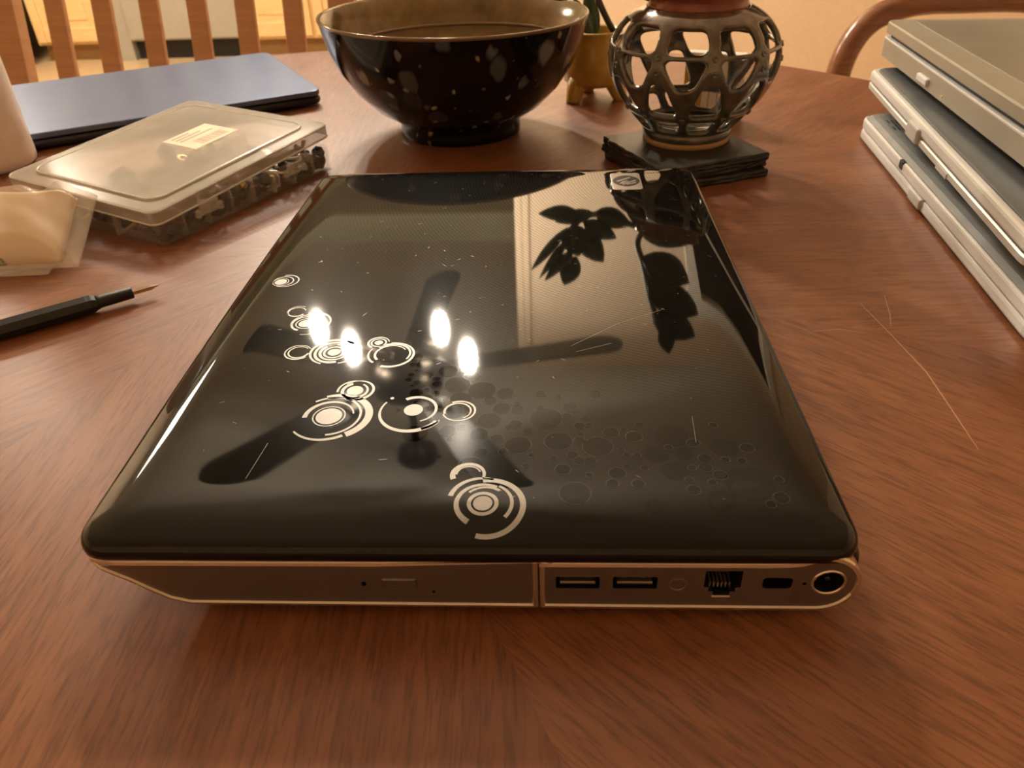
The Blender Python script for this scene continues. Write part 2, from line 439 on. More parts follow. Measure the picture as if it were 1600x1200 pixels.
# ------------------------------------------------------------------ kitchen units
def cabinet(label, x0, x1, yf, doors=1, face='y', depth=0.58):
    """maple base cabinet: body, panelled doors with rails, toe kick"""
    w_ = x1 - x0
    t = thing('base_cabinet', label, 'cabinet', (0, 0, FZ))
    bm = bmesh.new(); box(bm, 0, w_, 0.02, depth, 0.10, 0.87)
    mesh_obj('body', bm, M['maple'], t)
    box_obj('toe_kick', (0.0, w_, 0.09, depth, 0.0, 0.10), M['toe'], t)
    dw = w_ / doors
    for i in range(doors):
        a, b = i * dw + 0.012, (i + 1) * dw - 0.012
        d = bmesh.new()
        box(d, a, a + 0.055, 0, 0.02, 0.115, 0.85, 0.004); box(d, b - 0.055, b, 0, 0.02, 0.115, 0.85, 0.004)
        box(d, a + 0.055, b - 0.055, 0, 0.02, 0.115, 0.195, 0.006); box(d, a + 0.055, b - 0.055, 0, 0.02, 0.77, 0.85, 0.004)
        dr = mesh_obj('door', d, M['maple'], t)
        p_ = bmesh.new(); box(p_, a + 0.055, b - 0.055, 0.010, 0.02, 0.195, 0.77); box(p_, a + 0.08, b - 0.08, 0.004, 0.012, 0.235, 0.73, 0.004)
        mesh_obj('door_panel', p_, M['maple'], dr)
        k = bmesh.new(); lathe(k, [(0, 0), (0.006, 0.0), (0.005, 0.012), (0.013, 0.018), (0.012, 0.024), (0, 0.027)], 16)
        bmesh.ops.rotate(k, verts=k.verts, cent=(0, 0, 0), matrix=Matrix.Rotation(PI / 2, 3, 'X'))
        bmesh.ops.translate(k, verts=k.verts, vec=(b - 0.03, 0, 0.70))
        mesh_obj('knob', k, M['steel'], dr, True)
    if face == 'y': t.location = (x0, yf, FZ)
    else:
        t.rotation_euler = (0, 0, PI / 2); t.location = (yf, x0, FZ)
    return t
KY = 4.72
cabinet('single-door maple base cabinet in the kitchen corner beside the dishwasher', -2.92, -2.47, KY)
cabinet('two-door maple base cabinet right of the grey dishwasher', -1.63, -0.80, KY, 2)
cabinet('maple base cabinet with three doors along the left kitchen wall', 3.10, 4.70, -2.95, 3, 'x')
fp = box_obj('filler_panel', (-2.465, -2.345, KY + 0.02, KY + 0.56, FZ, FZ + 0.87), M['steel_grey'])
tag(fp, 'narrow grey filler panel between maple cabinet and dishwasher', 'panel')
dwn = thing('dishwasher', 'grey dishwasher with black toe kick between maple cabinets', 'dishwasher', (-2.34, KY, FZ))
box_obj('body', (0, 0.70, 0.02, 0.56, 0.11, 0.87), M['steel_grey'], dwn)
box_obj('door', (0.005, 0.695, -0.01, 0.02, 0.12, 0.72), M['steel_grey'], dwn, 0.006)
box_obj('control_panel', (0.005, 0.695, -0.01, 0.02, 0.73, 0.865), M['toe_black'], dwn, 0.004)
box_obj('handle', (0.12, 0.58, -0.045, -0.01, 0.68, 0.70), M['steel'], dwn, 0.006)
box_obj('toe_kick', (0, 0.70, 0.07, 0.55, 0.0, 0.11), M['toe_black'], dwn)
wt = bmesh.new(); box(wt, -2.93, -0.78, KY - 0.03, Y1, FZ + 0.872, FZ + 0.912, 0.004)
tag(mesh_obj('kitchen_worktop', wt, M['slate']), 'dark worktop running over the kitchen base cabinets', 'worktop')
wt = bmesh.new(); box(wt, X0, -2.935, 3.08, Y1, FZ + 0.872, FZ + 0.912, 0.004)
tag(mesh_obj('kitchen_worktop', wt, M['slate']), 'dark worktop along the left kitchen wall', 'worktop')

# fill light: glowing flush panel added on the kitchen ceiling to raise the ambience
kl = thing('fill_light', 'square fill light panel added on the kitchen ceiling to brighten the room', 'light', (-2.55, 3.15, CZ))
box_obj('frame', (-0.33, 0.33, -0.33, 0.33, -0.03, 0), M['trim'], kl, 0.004)
box_obj('fill_diffuser', (-0.30, 0.30, -0.30, 0.30, -0.05, -0.03), M['fill_panel'], kl, 0.006)

# ------------------------------------------------------------------ ceiling fan with light kit
FX, FY, FZB = -0.33, 2.02, 1.30
fan = thing('ceiling_fan', 'dark ceiling fan with five blades and four lit bulbs', 'fan', (FX, FY, 0))
b = bmesh.new(); tube(b, [(0, 0, FZB + 0.05), (0, 0, CZ - 0.03)], 0.014, 16); mesh_obj('downrod', b, M['fan_metal'], fan, True)
b = bmesh.new(); lathe(b, [(0, CZ), (0.075, CZ), (0.07, CZ - 0.03), (0.03, CZ - 0.065), (0, CZ - 0.065)], 32); mesh_obj('canopy', b, M['fan_metal'], fan, True)
b = bmesh.new(); lathe(b, [(0, FZB + 0.10), (0.06, FZB + 0.10), (0.12, FZB + 0.07), (0.13, FZB + 0.0), (0.09, FZB - 0.035), (0.05, FZB - 0.05), (0, FZB - 0.05)], 40)
mesh_obj('motor_housing', b, M['fan_metal'], fan, True)
for k in range(5):
    ang = math.radians(14 + 72 * k)
    bm = bmesh.new()
    prof = []
    for i in range(9):
        t = i / 8; prof.append((0.20 + t * 0.50, 0.052 + 0.022 * t))
    L = [(x, h) for x, h in prof] + [(0.70 + 0.074 * math.sin(a), 0.074 * math.cos(a)) for a in [PI * j / 8 for j in range(1, 8)]] + [(x, -h) for x, h in prof[::-1]]
    tv = [bm.verts.new((x, y, 0.004 + y * 0.16)) for x, y in L]; bv = [bm.verts.new((x, y, -0.004 + y * 0.16)) for x, y in L]
    bm.faces.new(tv); bm.faces.new(bv[::-1])
    for i in range(len(L)): bm.faces.new((tv[i], bv[i], bv[(i + 1) % len(L)], tv[(i + 1) % len(L)]))
    bl = mesh_obj('blade', bm, M['fan_blade'], fan); bl.location = (0, 0, FZB + 0.012); bl.rotation_euler = (0, 0, ang)
    bm = bmesh.new(); box(bm, 0.10, 0.27, -0.018, 0.018, -0.010, -0.003, 0.002); box(bm, 0.235, 0.275, -0.045, 0.045, -0.010, -0.004, 0.002)
    br = mesh_obj('blade_bracket', bm, M['fan_metal'], bl)
for k, (bx_, by_) in enumerate(((-0.30, 0.07), (-0.16, -0.06), (0.12, 0.06), (0.23, -0.12))):
    r_ = math.hypot(bx_, by_); d = Vector((bx_ / r_, by_ / r_, 0))
    b = bmesh.new(); tube(b, spline([(d.x * .04, d.y * .04, FZB - 0.05), (d.x * r_ * .6, d.y * r_ * .6, FZB - 0.075), (bx_, by_, FZB - 0.05)], 5), 0.008, 8)
    arm = mesh_obj('lamp_arm', b, M['fan_metal'], fan, True)
    b = bmesh.new(); lathe(b, [(0, -0.052), (0.014, -0.05), (0.016, -0.07), (0.0, -0.071)], 16, (bx_, by_))
    bmesh.ops.translate(b, verts=b.verts, vec=(0, 0, FZB)); mesh_obj('socket', b, M['fan_metal'], arm, True)
    b = bmesh.new(); lathe(b, [(0, FZB - 0.071), (0.014, FZB - 0.078), (0.022, FZB - 0.098), (0.024, FZB - 0.135), (0.016, FZB - 0.165), (0, FZB - 0.180)], 20, (bx_, by_))
    mesh_obj('bulb', b, M['bulb'], arm, True)

# ================================================================== TABLE
TX, TY, TR = -0.009, 0.314, 0.674
tbl = thing('dining_table', 'round reddish-brown wooden dining table with radial veneer', 'table', (TX, TY, FZ))
H = -FZ
b = bmesh.new(); lathe(b, [(0, H - 0.032), (TR - 0.018, H - 0.032), (TR - 0.004, H - 0.024), (TR, H - 0.012), (TR - 0.004, H - 0.003), (TR - 0.012, H), (TR - 0.03, H), (0, H)], 160)
top = mesh_obj('tabletop', b, M['table'], tbl)
b = bmesh.new(); lathe(b, [(0, H - 0.10), (0.20, H - 0.10), (0.21, H - 0.033), (0, H - 0.033)], 48); mesh_obj('apron', b, M['table'], tbl)
b = bmesh.new(); lathe(b, [(0, 0.10), (0.09, 0.10), (0.10, 0.16), (0.07, 0.22), (0.055, 0.35), (0.085, 0.48), (0.06, 0.58), (0.10, H - 0.10), (0, H - 0.10)], 40); mesh_obj('pedestal', b, M['table'], tbl, True)
for k in range(4):
    a = PI / 4 + k * PI / 2; c_, s_ = math.cos(a), math.sin(a)
    b = bmesh.new(); tube(b, spline([(c_ * .06, s_ * .06, 0.15), (c_ * .2, s_ * .2, 0.12), (c_ * .33, s_ * .33, 0.05), (c_ * .38, s_ * .38, 0.022)], 6), [0.035] * 12 + [0.03] * 6 + [0.022], 10)
    mesh_obj('foot', b, M['table'], tbl, True)
# long pale scratches in the table finish
def strip(bm, pts, wd, z):
    prev = None
    for i, p in enumerate(pts):
        p = Vector((p[0], p[1])); q = Vector(pts[min(i + 1, len(pts) - 1)][:2]) - Vector(pts[max(i - 1, 0)][:2])
        nrm = Vector((-q.y, q.x)).normalized() * wd * (0.25 + 0.75 * math.sin(PI * (i + .5) / len(pts)))
        z_ = z(p.x, p.y) if callable(z) else z
        a, c = bm.verts.new((p.x - nrm.x, p.y - nrm.y, z_)), bm.verts.new((p.x + nrm.x, p.y + nrm.y, z_))
        if prev: bm.faces.new((prev[0], a, c, prev[1]))
        prev = (a, c)

# ================================================================== MAIN LAPTOP
lap = thing('laptop', 'closed glossy black laptop with silver ring motifs and silver side', 'laptop', (0, 0, 0))
W, D = 0.259, 0.3615
def bow(p):
    y = (p.y - D / 2) / (D / 2)
    return Vector((p.x - (0.0022 + 0.0024 * max(0, 1 - y * y)) * (1 - p.x / W), p.y, p.z))
LIDP = [(0.0010, 0.0262), (0.0, 0.0272), (0.0, 0.0292), (0.0006, 0.0312), (0.0018, 0.0327), (0.0040, 0.0335), (0.0075, 0.0345), (0.0115, 0.0356), (0.015, 0.0361), (0.019, 0.03645), (0.026, 0.0366), (0.030, 0.0366)]
loops = []
for ins, z in LIDP:
    loops.append([bow(Vector((p.x, p.y, z))) for p in rrect(ins, W - ins, ins, D - ins, max(0.0115 - ins * 0.35, 0.006), 8, 14)])
b = bmesh.new(); loft(b, loops)
for f in b.faces: f.smooth = len(f.verts) <= 4
lid = mesh_obj('lid', b, M['lid'], lap)
def lid_z(x, y):
    t_ = (y - D / 2) / (D / 2)
    d = min(x + (0.0022 + 0.0024 * max(0, 1 - t_ * t_)) * (1 - x / W), W - x, y, D - y)
    for (i0, z0), (i1, z1) in zip(LIDP[1:-1], LIDP[2:]):
        if d <= i1: return z0 + (z1 - z0) * max(0, (d - i0) / max(i1 - i0, 1e-6))
    return LIDP[-1][1]

# base: profile in x-z, extruded along y
def base_profile():
    P = [(0.033, 0.0045), (0.120, 0.0042), (0.2465, 0.0038)]
    for i in range(1, 16):
        a = -PI / 2 + PI * i / 16; P.append((0.2465 + 0.0132 * math.cos(a), 0.0170 + 0.0132 * math.sin(a)))
    P += [(0.2465, 0.0301), (0.2425, 0.0290), (0.239, 0.0276), (0.235, 0.0270), (0.228, 0.0268), (0.1546, 0.0267), (0.1542, 0.0267), (0.10, 0.0265), (0.012, 0.0263), (0.003, 0.0262), (0.0004, 0.0252), (0.0, 0.0238), (0.002, 0.0226), (0.006, 0.0212), (0.014, 0.0160), (0.020, 0.0112), (0.026, 0.0068)]
    return P
def corner(v):
    """rounds the front corner of the base in plan"""
    r = 0.008
    if v.x < r and v.y < 0.05:
        v = Vector((v.x, v.y + (r - math.sqrt(max(0, r * r - (r - v.x) ** 2))) * max(0, 1 - v.y / 0.05), v.z))
    if v.x < r and v.y > D - 0.05:
        v = Vector((v.x, v.y - (r - math.sqrt(max(0, r * r - (r - v.x) ** 2))) * max(0, 1 - (D - v.y) / 0.05), v.z))
    return v
BP = base_profile()
cx_, cz_ = 0.13, 0.0155
b = bmesh.new()
ys = [0.008, 0.03, 0.055, D - 0.055, D - 0.03, D - 0.002, D]
loft(b, [[corner(Vector((x + (cx_ - x) * (0.01 if y == D else 0), y, z + (cz_ - z) * (0.1 if y == D else 0)))) for x, z in BP] for y in ys])
mesh_obj('base', b, M['silver'], lap)

def clip_profile(left):
    xs = 0.15435
    P = [p for p in BP if (p[0] < xs - 1e-5) == left]
    if left:   # starts at bottom (0.033) .. (0.12) then cut, then top back to the tip
        i = P.index((0.120, 0.0042)); gap = xs - 0.0002
        return P[:i + 1] + [(gap, 0.0041), (gap, 0.0267)] + [p for p in P[i + 1:]]
    gap = xs + 0.0002
    return [(gap, 0.0041)] + P[:-1] + [(gap, 0.0267)] if P[-1][0] > gap + 1e-4 else [(gap, 0.0041)] + P + [(gap, 0.0267)]

def offset_poly(P, d):
    n = len(P); out = []
    for i in range(n):
        a, p, c = Vector(P[i - 1]), Vector(P[i]), Vector(P[(i + 1) % n])
        e1, e2 = (p - a), (c - p)
        if e1.length < 1e-7: e1 = e2
        if e2.length < 1e-7: e2 = e1
        n1 = Vector((-e1.y, e1.x)).normalized(); n2 = Vector((-e2.y, e2.x)).normalized()
        m = (n1 + n2)
        if m.length < 1e-6: m = n1
        m.normalize(); k = d / max(0.4, m.dot(n1)); out.append((p.x + m.x * k, p.y + m.y * k))
    return out

def circle2(cx, cz, r, n=20): return [(cx + r * math.cos(2 * PI * i / n), cz + r * math.sin(2 * PI * i / n)) for i in range(n)]
def rr2(x0, x1, z0, z1, r, n=4): return [(p.x, p.y) for p in rrect(x0, x1, z0, z1, r, n, 1)]
LAN = [(0.2089, 0.0228), (0.2089, 0.0150), (0.2105, 0.0150), (0.2105, 0.0130), (0.2122, 0.0130), (0.2122, 0.0112), (0.2176, 0.0112), (0.2176, 0.0130), (0.2193, 0.0130), (0.2193, 0.0150), (0.2209, 0.0150), (0.2209, 0.0228)]
HOLES_R = [rr2(0.1600, 0.1746, 0.0142, 0.0200, 0.0006), rr2(0.1789, 0.1935, 0.0143, 0.0201, 0.0006), LAN,
           rr2(0.2278, 0.2374, 0.0146, 0.0197, 0.0014), circle2(0.2490, 0.0178, 0.0048, 24), circle2(0.2413, 0.0170, 0.0007, 10)]
HOLES_L = [rr2(0.0945, 0.0960, 0.0146, 0.0165, 0.0003), circle2(0.1187, 0.0119, 0.0006, 10)]
def side_panel(name, left):
    P = clip_profile(left)
    P1 = offset_poly(P, 0.0005); P2 = offset_poly(P, 0.0017); P3 = offset_poly(P, 0.0021)
    b = bmesh.new()
    loft(b, [[Vector((x, y, z)) for x, z in Q] for Q, y in ((P, 0.0085), (P, 0.0010), (P1, 0.0003), (P2, 0.0), (P3, 0.0007))], False, False)
    for f in b.faces: f.material_index = 1
    nf = len(b.faces)
    holes = HOLES_L if left else HOLES_R
    filled(b, P3, holes, lambda p: Vector((p[0], 0.0007, p[1])))
    b.faces.ensure_lookup_table()
    for f in list(b.faces)[nf:]: f.material_index = 0
    bmesh.ops.remove_doubles(b, verts=b.verts, dist=1e-6)
    for v in b.verts: v.co = corner(v.co)
    o = mesh_obj(name, b, [M['silver'], M['silver_rim']], lap)
    # walls and floors of the openings
    for L in holes:
        b = bmesh.new()
        lo = [[Vector((x, y, z)) for x, z in L] for y in (0.0007, 0.0075)]
        loft(b, lo, False, True)
        mesh_obj('port_well', b, M['port_dark'], o)
    return o
drive = side_panel('optical_drive_bezel', True)
drive['label'] = 'silver bezel of the optical drive'
ports = side_panel('port_panel', False)
bm = bmesh.new(); box(bm, 0.1016, 0.1134, 0.0001, 0.0012, 0.0136, 0.0184, 0.0005); mesh_obj('eject_button', bm, M['silver'], drive)
for i, (x0, z0) in enumerate(((0.1600, 0.0142), (0.1789, 0.0143))):
    bm = bmesh.new(); box(bm, x0 + 0.0014, x0 + 0.0132, 0.0012, 0.007, z0 + 0.0014, z0 + 0.0026, 0.0002)
    mesh_obj('port_tongue', bm, M['port_metal'], ports)
    bm = bmesh.new()
    for q in (0.0032, 0.0096): box(bm, x0 + q, x0 + q + 0.0012, 0.0012, 0.006, z0 + 0.0046, z0 + 0.0055)
    mesh_obj('port_spring', bm, M['port_metal'], ports)
    bm = bmesh.new(); lo, li = rr2(x0 - .0006, x0 + .0152, z0 - .0006, z0 + .0064, 0.001), rr2(x0, x0 + .0146, z0, z0 + .0058, 0.0006)
    loft(bm, [[Vector((x, y, z)) for x, z in Q] for Q, y in ((lo, 0.0007), (lo, 0.0004), (li, 0.0004), (li, 0.0009))], False, False); mesh_obj('port_rim', bm, M['silver'], ports)
bm = bmesh.new()
for k in range(6): box(bm, 0.2112 + k * 0.0013, 0.2117 + k * 0.0013, 0.003, 0.0074, 0.0125, 0.0150)
mesh_obj('port_pins', bm, M['port_metal'], ports)
bm = bmesh.new()
LANo = [(0.2116 - .0004, 0.0118), (0.2116 - .0004, 0.0106), (0.2186, 0.0106), (0.2186, 0.0118)]
box(bm, 0.2118, 0.2180, 0.0003, 0.0009, 0.0103, 0.0111, 0.0002); mesh_obj('port_lip', bm, M['silver_rim'], ports)
bm = bmesh.new()
for r0, r1, y0 in ((0.0048, 0.0057, 0.0003),):
    loft(bm, [[Vector((x, y, z)) for x, z in circle2(0.2490, 0.0178, r, 28)] for r, y in ((r1, 0.0007), (r1 - .0002, y0), (r0 + .0002, y0), (r0, 0.0012))], False, False)
mesh_obj('power_jack_ring', bm, M['silver_rim'], ports, True)
bm = bmesh.new(); loft(bm, [[Vector((x, y, z)) for x, z in circle2(0.2490, 0.0178, r, 12)] for r, y in ((0.0010, 0.007), (0.0010, 0.0022), (0.0006, 0.0018))], False, True); mesh_obj('power_jack_pin', bm, M['port_dark'], ports)
bm = bmesh.new(); loft(bm, [[Vector((x, y, z)) for x, z in circle2(0.2003, 0.0163, r, 24)] for r, y in ((0.0031, 0.0007), (0.0030, 0.0004), (0.0026, 0.0003), (0.0024, 0.0006))], False, True); mesh_obj('round_blank', bm, M['silver'], ports)
# black hinge cover along the rear edge
bm = bmesh.new()
lo = [(0.2455 + 0.0160 * math.cos(a), 0.0185 + 0.0140 * math.sin(a)) for a in [-0.9 + 2.3 * i / 14 for i in range(15)]] + [(0.2455, 0.0185)]
loft(bm, [[Vector((cx0 * 1.0 + (x - cx0) * s, y, 0.0185 + (z - 0.0185) * s)) for x, z in lo] for y, s, cx0 in ((0.0065, 0.90, 0.2455), (0.010, 1, 0.2455), (D - 0.01, 1, 0.2455), (D - 0.006, 0.9, 0.2455))])
mesh_obj('hinge_cover', bm, M['black_gloss'], lap, True)
for x, y in ((0.05, 0.03), (0.22, 0.03), (0.05, D - 0.03), (0.22, D - 0.03)):
    bm = bmesh.new(); lathe(bm, [(0, 0), (0.006, 0), (0.0065, 0.001), (0.0065, 0.0062), (0, 0.0062)], 16, (x, y)); mesh_obj('rubber_foot', bm, M['rubber'], lap)

# silver ring motifs printed on the lid (mm, lid coordinates)
def arc(bm, cx, cy, r, w0, a0, a1, w1=None, dz=0.00010, n=None):
    """tapering ring segment, half widths w0..w1 at ends, fattest in the middle"""
    w1 = w0 if w1 is None else w1
    n = n or max(10, int(abs(a1 - a0) / 7)); prev = None
    for i in range(n + 1):
        t = i / n; a = math.radians(a0 + (a1 - a0) * t); hw = w0 + (w1 - w0) * t
        vv = []
        for rr in (r - hw, r + hw):
            x, y = (cx + rr * math.cos(a)) / 1000, (cy + rr * math.sin(a)) / 1000
            vv.append(bm.verts.new((x, y, lid_z(x, y) + dz)))
        if prev: bm.faces.new((prev[0], prev[1], vv[1], vv[0]))
        prev = vv
def disk(bm, cx, cy, r, dz=0.00010, n=28):
    vv = []
    for i in range(n):
        x, y = (cx + r * math.cos(2 * PI * i / n)) / 1000, (cy + r * math.sin(2 * PI * i / n)) / 1000
        vv.append(bm.verts.new((x, y, lid_z(x, y) + dz)))
    bm.faces.new(vv)
MOT = [
 [('d', 18.5, 183.8, 3.2), ('a', 18.5, 183.8, 4.1, .18, 0, 360), ('a', 19.6, 184.4, 5.3, .3, -150, 170), ('a', 21.0, 184.8, 6.6, .2, -120, 110, .4)],
 [('a', 35.8, 151.4, 4.3, .25, 20, 330, .5), ('a', 36.2, 152.0, 5.1, .2, 60, 220)],
 [('d', 43.1, 140.1, 3.4), ('a', 43.1, 140.1, 4.6, .3, 0, 360), ('a', 43.1, 140.1, 6.6, .3, 20, 250, .6), ('a', 44.0, 140.6, 8.0, .25, 200, -60, .7), ('a', 45.2, 141.0, 9.4, .8, 110, -30, .3), ('a', 44.4, 138.8, 8.9, .2, -30, -100)],
 [('a', 46.6, 114.5, 4.6, .25, 40, 350, .5), ('a', 46.2, 114.5, 5.8, .2, 30, 320, .5)],
 [('d', 62.6, 114.2, 2.8), ('a', 62.6, 114.2, 4.4, .5, 0, 360), ('a', 62.6, 114.2, 6.2, .35, 90, -230, .7), ('a', 62.4, 114.2, 8.2, .4, 60, 290, .8), ('a', 62.2, 114.6, 10.2, .9, 40, 250, .4), ('a', 64.6, 114.4, 9.2, .9, 80, -80, .4)],
 [('d', 81.3, 122.1, 1.9), ('a', 81.3, 122.1, 3.3, .4, 0, 360), ('a', 81.3, 122.1, 4.7, .25, 10, 240, .6)],
 [('a', 88.4, 112.4, 7.0, .25, 30, 220, .6), ('a', 88.6, 112.4, 8.4, .8, 140, -30, .4), ('a', 88.8, 112.0, 9.8, .3, 100, -110, .8), ('a', 87.6, 112.6, 9.2, .3, 150, 230, .6)],
 [('d', 78.2, 84.3, 3.4), ('a', 78.2, 84.3, 5.2, .8, -250, 60, .4), ('a', 79.0, 84.6, 6.8, .3, 140, -120, .8), ('a', 78.0, 84.6, 7.0, .3, 80, 190, .5)],
 [('d', 71.4, 66.8, 5.2), ('a', 71.4, 66.8, 6.3, .28, 0, 360), ('a', 71.4, 66.8, 9.6, .3, 10, 185, 1.0), ('a', 71.6, 67.2, 12.2, .5, 130, -85, .5), ('a', 73.6, 67.0, 13.6, 1.4, 115, -60, 1.6), ('a', 71.0, 66.6, 14.6, .4, -140, -55, .8)],
 [('d', 104.4, 70.8, 3.8), ('a', 105.2, 71.2, 8.2, .9, 125, -70, .35), ('a', 103.8, 69.8, 12.6, .35, 150, 330, 1.2), ('d', 94.6, 78.8, 0.8), ('a', 104.8, 70.2, 12.4, .3, -30, -70, .9)],
 [('a', 122.1, 69.9, 5.2, .3, -60, 200, .5), ('a', 122.6, 70.0, 6.4, .5, 120, -160, .3)],
 [('d', 135.5, 17.9, 3.3), ('a', 135.5, 17.9, 4.7, .7, 0, 360), ('a', 135.5, 17.9, 9.0, .5, 60, 240, 1.0), ('a', 136.2, 18.2, 7.4, .5, 140, 50, .6), ('a', 136.0, 18.0, 9.4, .5, 60, -40, .7), ('a', 134.8, 19.4, 10.8, .5, 70, 170, .9), ('a', 137.0, 17.0, 12.2, 1.1, 100, -105, .9)],
 [('a', 129.5, 32.2, 5.6, .5, -20, 205, 1.0), ('a', 129.5, 32.2, 4.3, .25, 20, 180, .4)],
]
for grp in MOT:
    b = bmesh.new()
    for k in grp:
        if k[0] == 'd': disk(b, *k[1:])
        else: arc(b, *k[1:6 + 1]) if len(k) <= 7 else arc(b, *k[1:])
    mesh_obj('ring_motif', b, M['print'], lid)
# faint bubble print
rng = random.Random(21)
bub = []
for _ in range(900):
    t = rng.random(); x = 98 + t * 140; yc = 92 - 66 * t ** 0.75; y = yc + rng.gauss(0, 11)
    r = rng.choice((1.4, 2.2, 3.0, 4.2, 5.6, 7.0)) * (0.7 + 0.55 * t)
    if y < 13 + r * .3 or y > 140 or x + r > 240: continue
    if all(math.hypot(x - q[0], y - q[1]) > (r + q[2]) * 0.92 for q in bub): bub.append((x, y, r))
b = bmesh.new(); b2 = bmesh.new()
for x, y, r in bub[:110]:
    disk(b2, x, y, r, 0.00004, 24)
    if x < 190 or r < 3: arc(b, x, y, r, 0.16, 0, 360, dz=0.00007, n=28)
mesh_obj('bubble_print', b2, M['bubble_dark'], lid)
mesh_obj('bubble_outline', b, M['bubble'], lid)['kind'] = 'stuff'
# fine scuffs on the lacquer
b = bmesh.new()
for _ in range(170):
    x, y = rng.uniform(0.02, 0.245), min(0.34, max(0.02, rng.gauss(0.19, 0.09)))
    a = rng.gauss(0.3, 0.9); L = abs(rng.gauss(0.0, 0.0014)) + 0.0003
    strip(b, [(x + math.cos(a) * L * t, y + math.sin(a) * L * t) for t in (0, .5, 1)], 0.00009, lambda p, q: lid_z(p, q) + 0.00013)
for p in ([(0.168, 0.118), (0.190, 0.137), (0.212, 0.150)], [(0.207, 0.318), (0.216, 0.304)], [(0.176, 0.306), (0.184, 0.290)], [(0.170, 0.113), (0.186, 0.120)], [(0.050, 0.03), (0.052, 0.05)], [(0.212, 0.05), (0.213, 0.066)]):
    strip(b, p, 0.00010, lambda p, q: lid_z(p, q) + 0.00013)
mesh_obj('scuff_marks', b, M['scratch'], lid)['kind'] = 'stuff'
# maker's badge near the far end: silver rounded square, dark lens, slanted letters (reads from the hinge side)
bd = bmesh.new()
BX0, BX1, BY0, BY1 = 0.2000, 0.2195, 0.3085, 0.3390
LZ = 0.0366
loft(bd, [[Vector((p.x, p.y, z)) for p in rrect(BX0 + i, BX1 - i, BY0 + i, BY1 - i, 0.0028, 5, 1)] for i, z in ((0, LZ - 0.0003), (0, LZ + 0.0002), (0.0003, LZ + 0.0003))])
badge = mesh_obj('badge', bd, M['badge'], lid); badge['label'] = 'silver maker badge'
bcx, bcy = (BX0 + BX1) / 2, (BY0 + BY1) / 2
b = bmesh.new()
vv = [b.verts.new((bcx + 0.0088 * math.copysign(abs(math.cos(a)) ** 1.25, math.cos(a)), bcy + 0.0105 * math.sin(a), LZ + 0.00036)) for a in [2 * PI * i / 40 for i in range(40)]]
b.faces.new(vv); mesh_obj('badge_field', b, M['port_dark'], badge)
b = bmesh.new()
def bar(x0, y0, x1, y1, wd):
    d = Vector((x1 - x0, y1 - y0)); n_ = Vector((-d.y, d.x)).normalized() * wd / 2
    b.faces.new([b.verts.new((bcx + p.x, bcy + p.y, LZ + 0.00044)) for p in (Vector((x0, y0)) - n_, Vector((x1, y1)) - n_, Vector((x1, y1)) + n_, Vector((x0, y0)) + n_)])
# letters h and p drawn lying across the badge
for x0, y0, x1, y1 in ((-0.0062, -0.0010, 0.0030, 0.0062), (-0.0030, -0.0025, 0.0008, 0.0002), (-0.0045, -0.0050, 0.0012, -0.0004), (-0.0030, -0.0066, 0.0064, 0.0008), (0.0026, -0.0058, 0.0062, -0.0028), (-0.0002, -0.0064, 0.0028, -0.0050)):
    bar(x0, y0, x1, y1, 0.0016)
mesh_obj('badge_letters', b, M['badge'], badge)

# scratches on the tabletop
b = bmesh.new()
strip(b, [(0.335, 0.222), (0.340, 0.185), (0.344, 0.150), (0.343, 0.118), (0.342, 0.09)], 0.00045, 0.00008)
strip(b, [(0.352, 0.230), (0.347, 0.207), (0.343, 0.195)], 0.0003, 0.00008)
strip(b, [(0.300, 0.19), (0.315, 0.192), (0.326, 0.188)], 0.0003, 0.00008)
for v in b.verts: v.co -= Vector((TX, TY, FZ))
mesh_obj('finish_scratch', b, M['table_scratch'], tbl)

# ================================================================== BOWL
bowl = thing('bowl', 'large black speckled bowl with gold-brown inside', 'bowl', (0.0751, 0.5764, 0))
BO = [(0.0, 0.002), (0.050, 0.002), (0.052, 0.0), (0.0568, 0.0), (0.0572, 0.006), (0.056, 0.0125), (0.062, 0.016), (0.078, 0.026), (0.094, 0.042), (0.106, 0.060), (0.1145, 0.080), (0.1195, 0.1005)]
BI = [(0.1185, 0.1025), (0.1172, 0.1022), (0.112, 0.082), (0.1035, 0.062), (0.098, 0.055), (0.0965, 0.0525), (0.088, 0.043), (0.072, 0.028), (0.05, 0.017), (0.025, 0.012), (0, 0.011)]
tilt = lambda v: Vector((v.x, v.y, v.z * (1 - 0.16 * v.x)))
for nm, prof, mt in (('outer_shell', BO, 'bowl_out'), ('inner_glaze', BI, 'bowl_in'), ('rim', [BO[-1], (0.1203, 0.1020), (0.1200, 0.1032), (0.1192, 0.1034), BI[0], BI[1]], 'bowl_rim')):
    b = bmesh.new(); lathe(b, prof, 120)
    for v in b.verts: v.co = tilt(v.co)
    o = mesh_obj(nm, b, M[mt], bowl, True)
b = bmesh.new(); lathe(b, [(0.1095, 0.0735), (0.1098, 0.0765), (0.1078, 0.0768), (0.1066, 0.0745)], 120, close=True); mesh_obj('inner_ring', b, M['bowl_rim'], bowl, True)

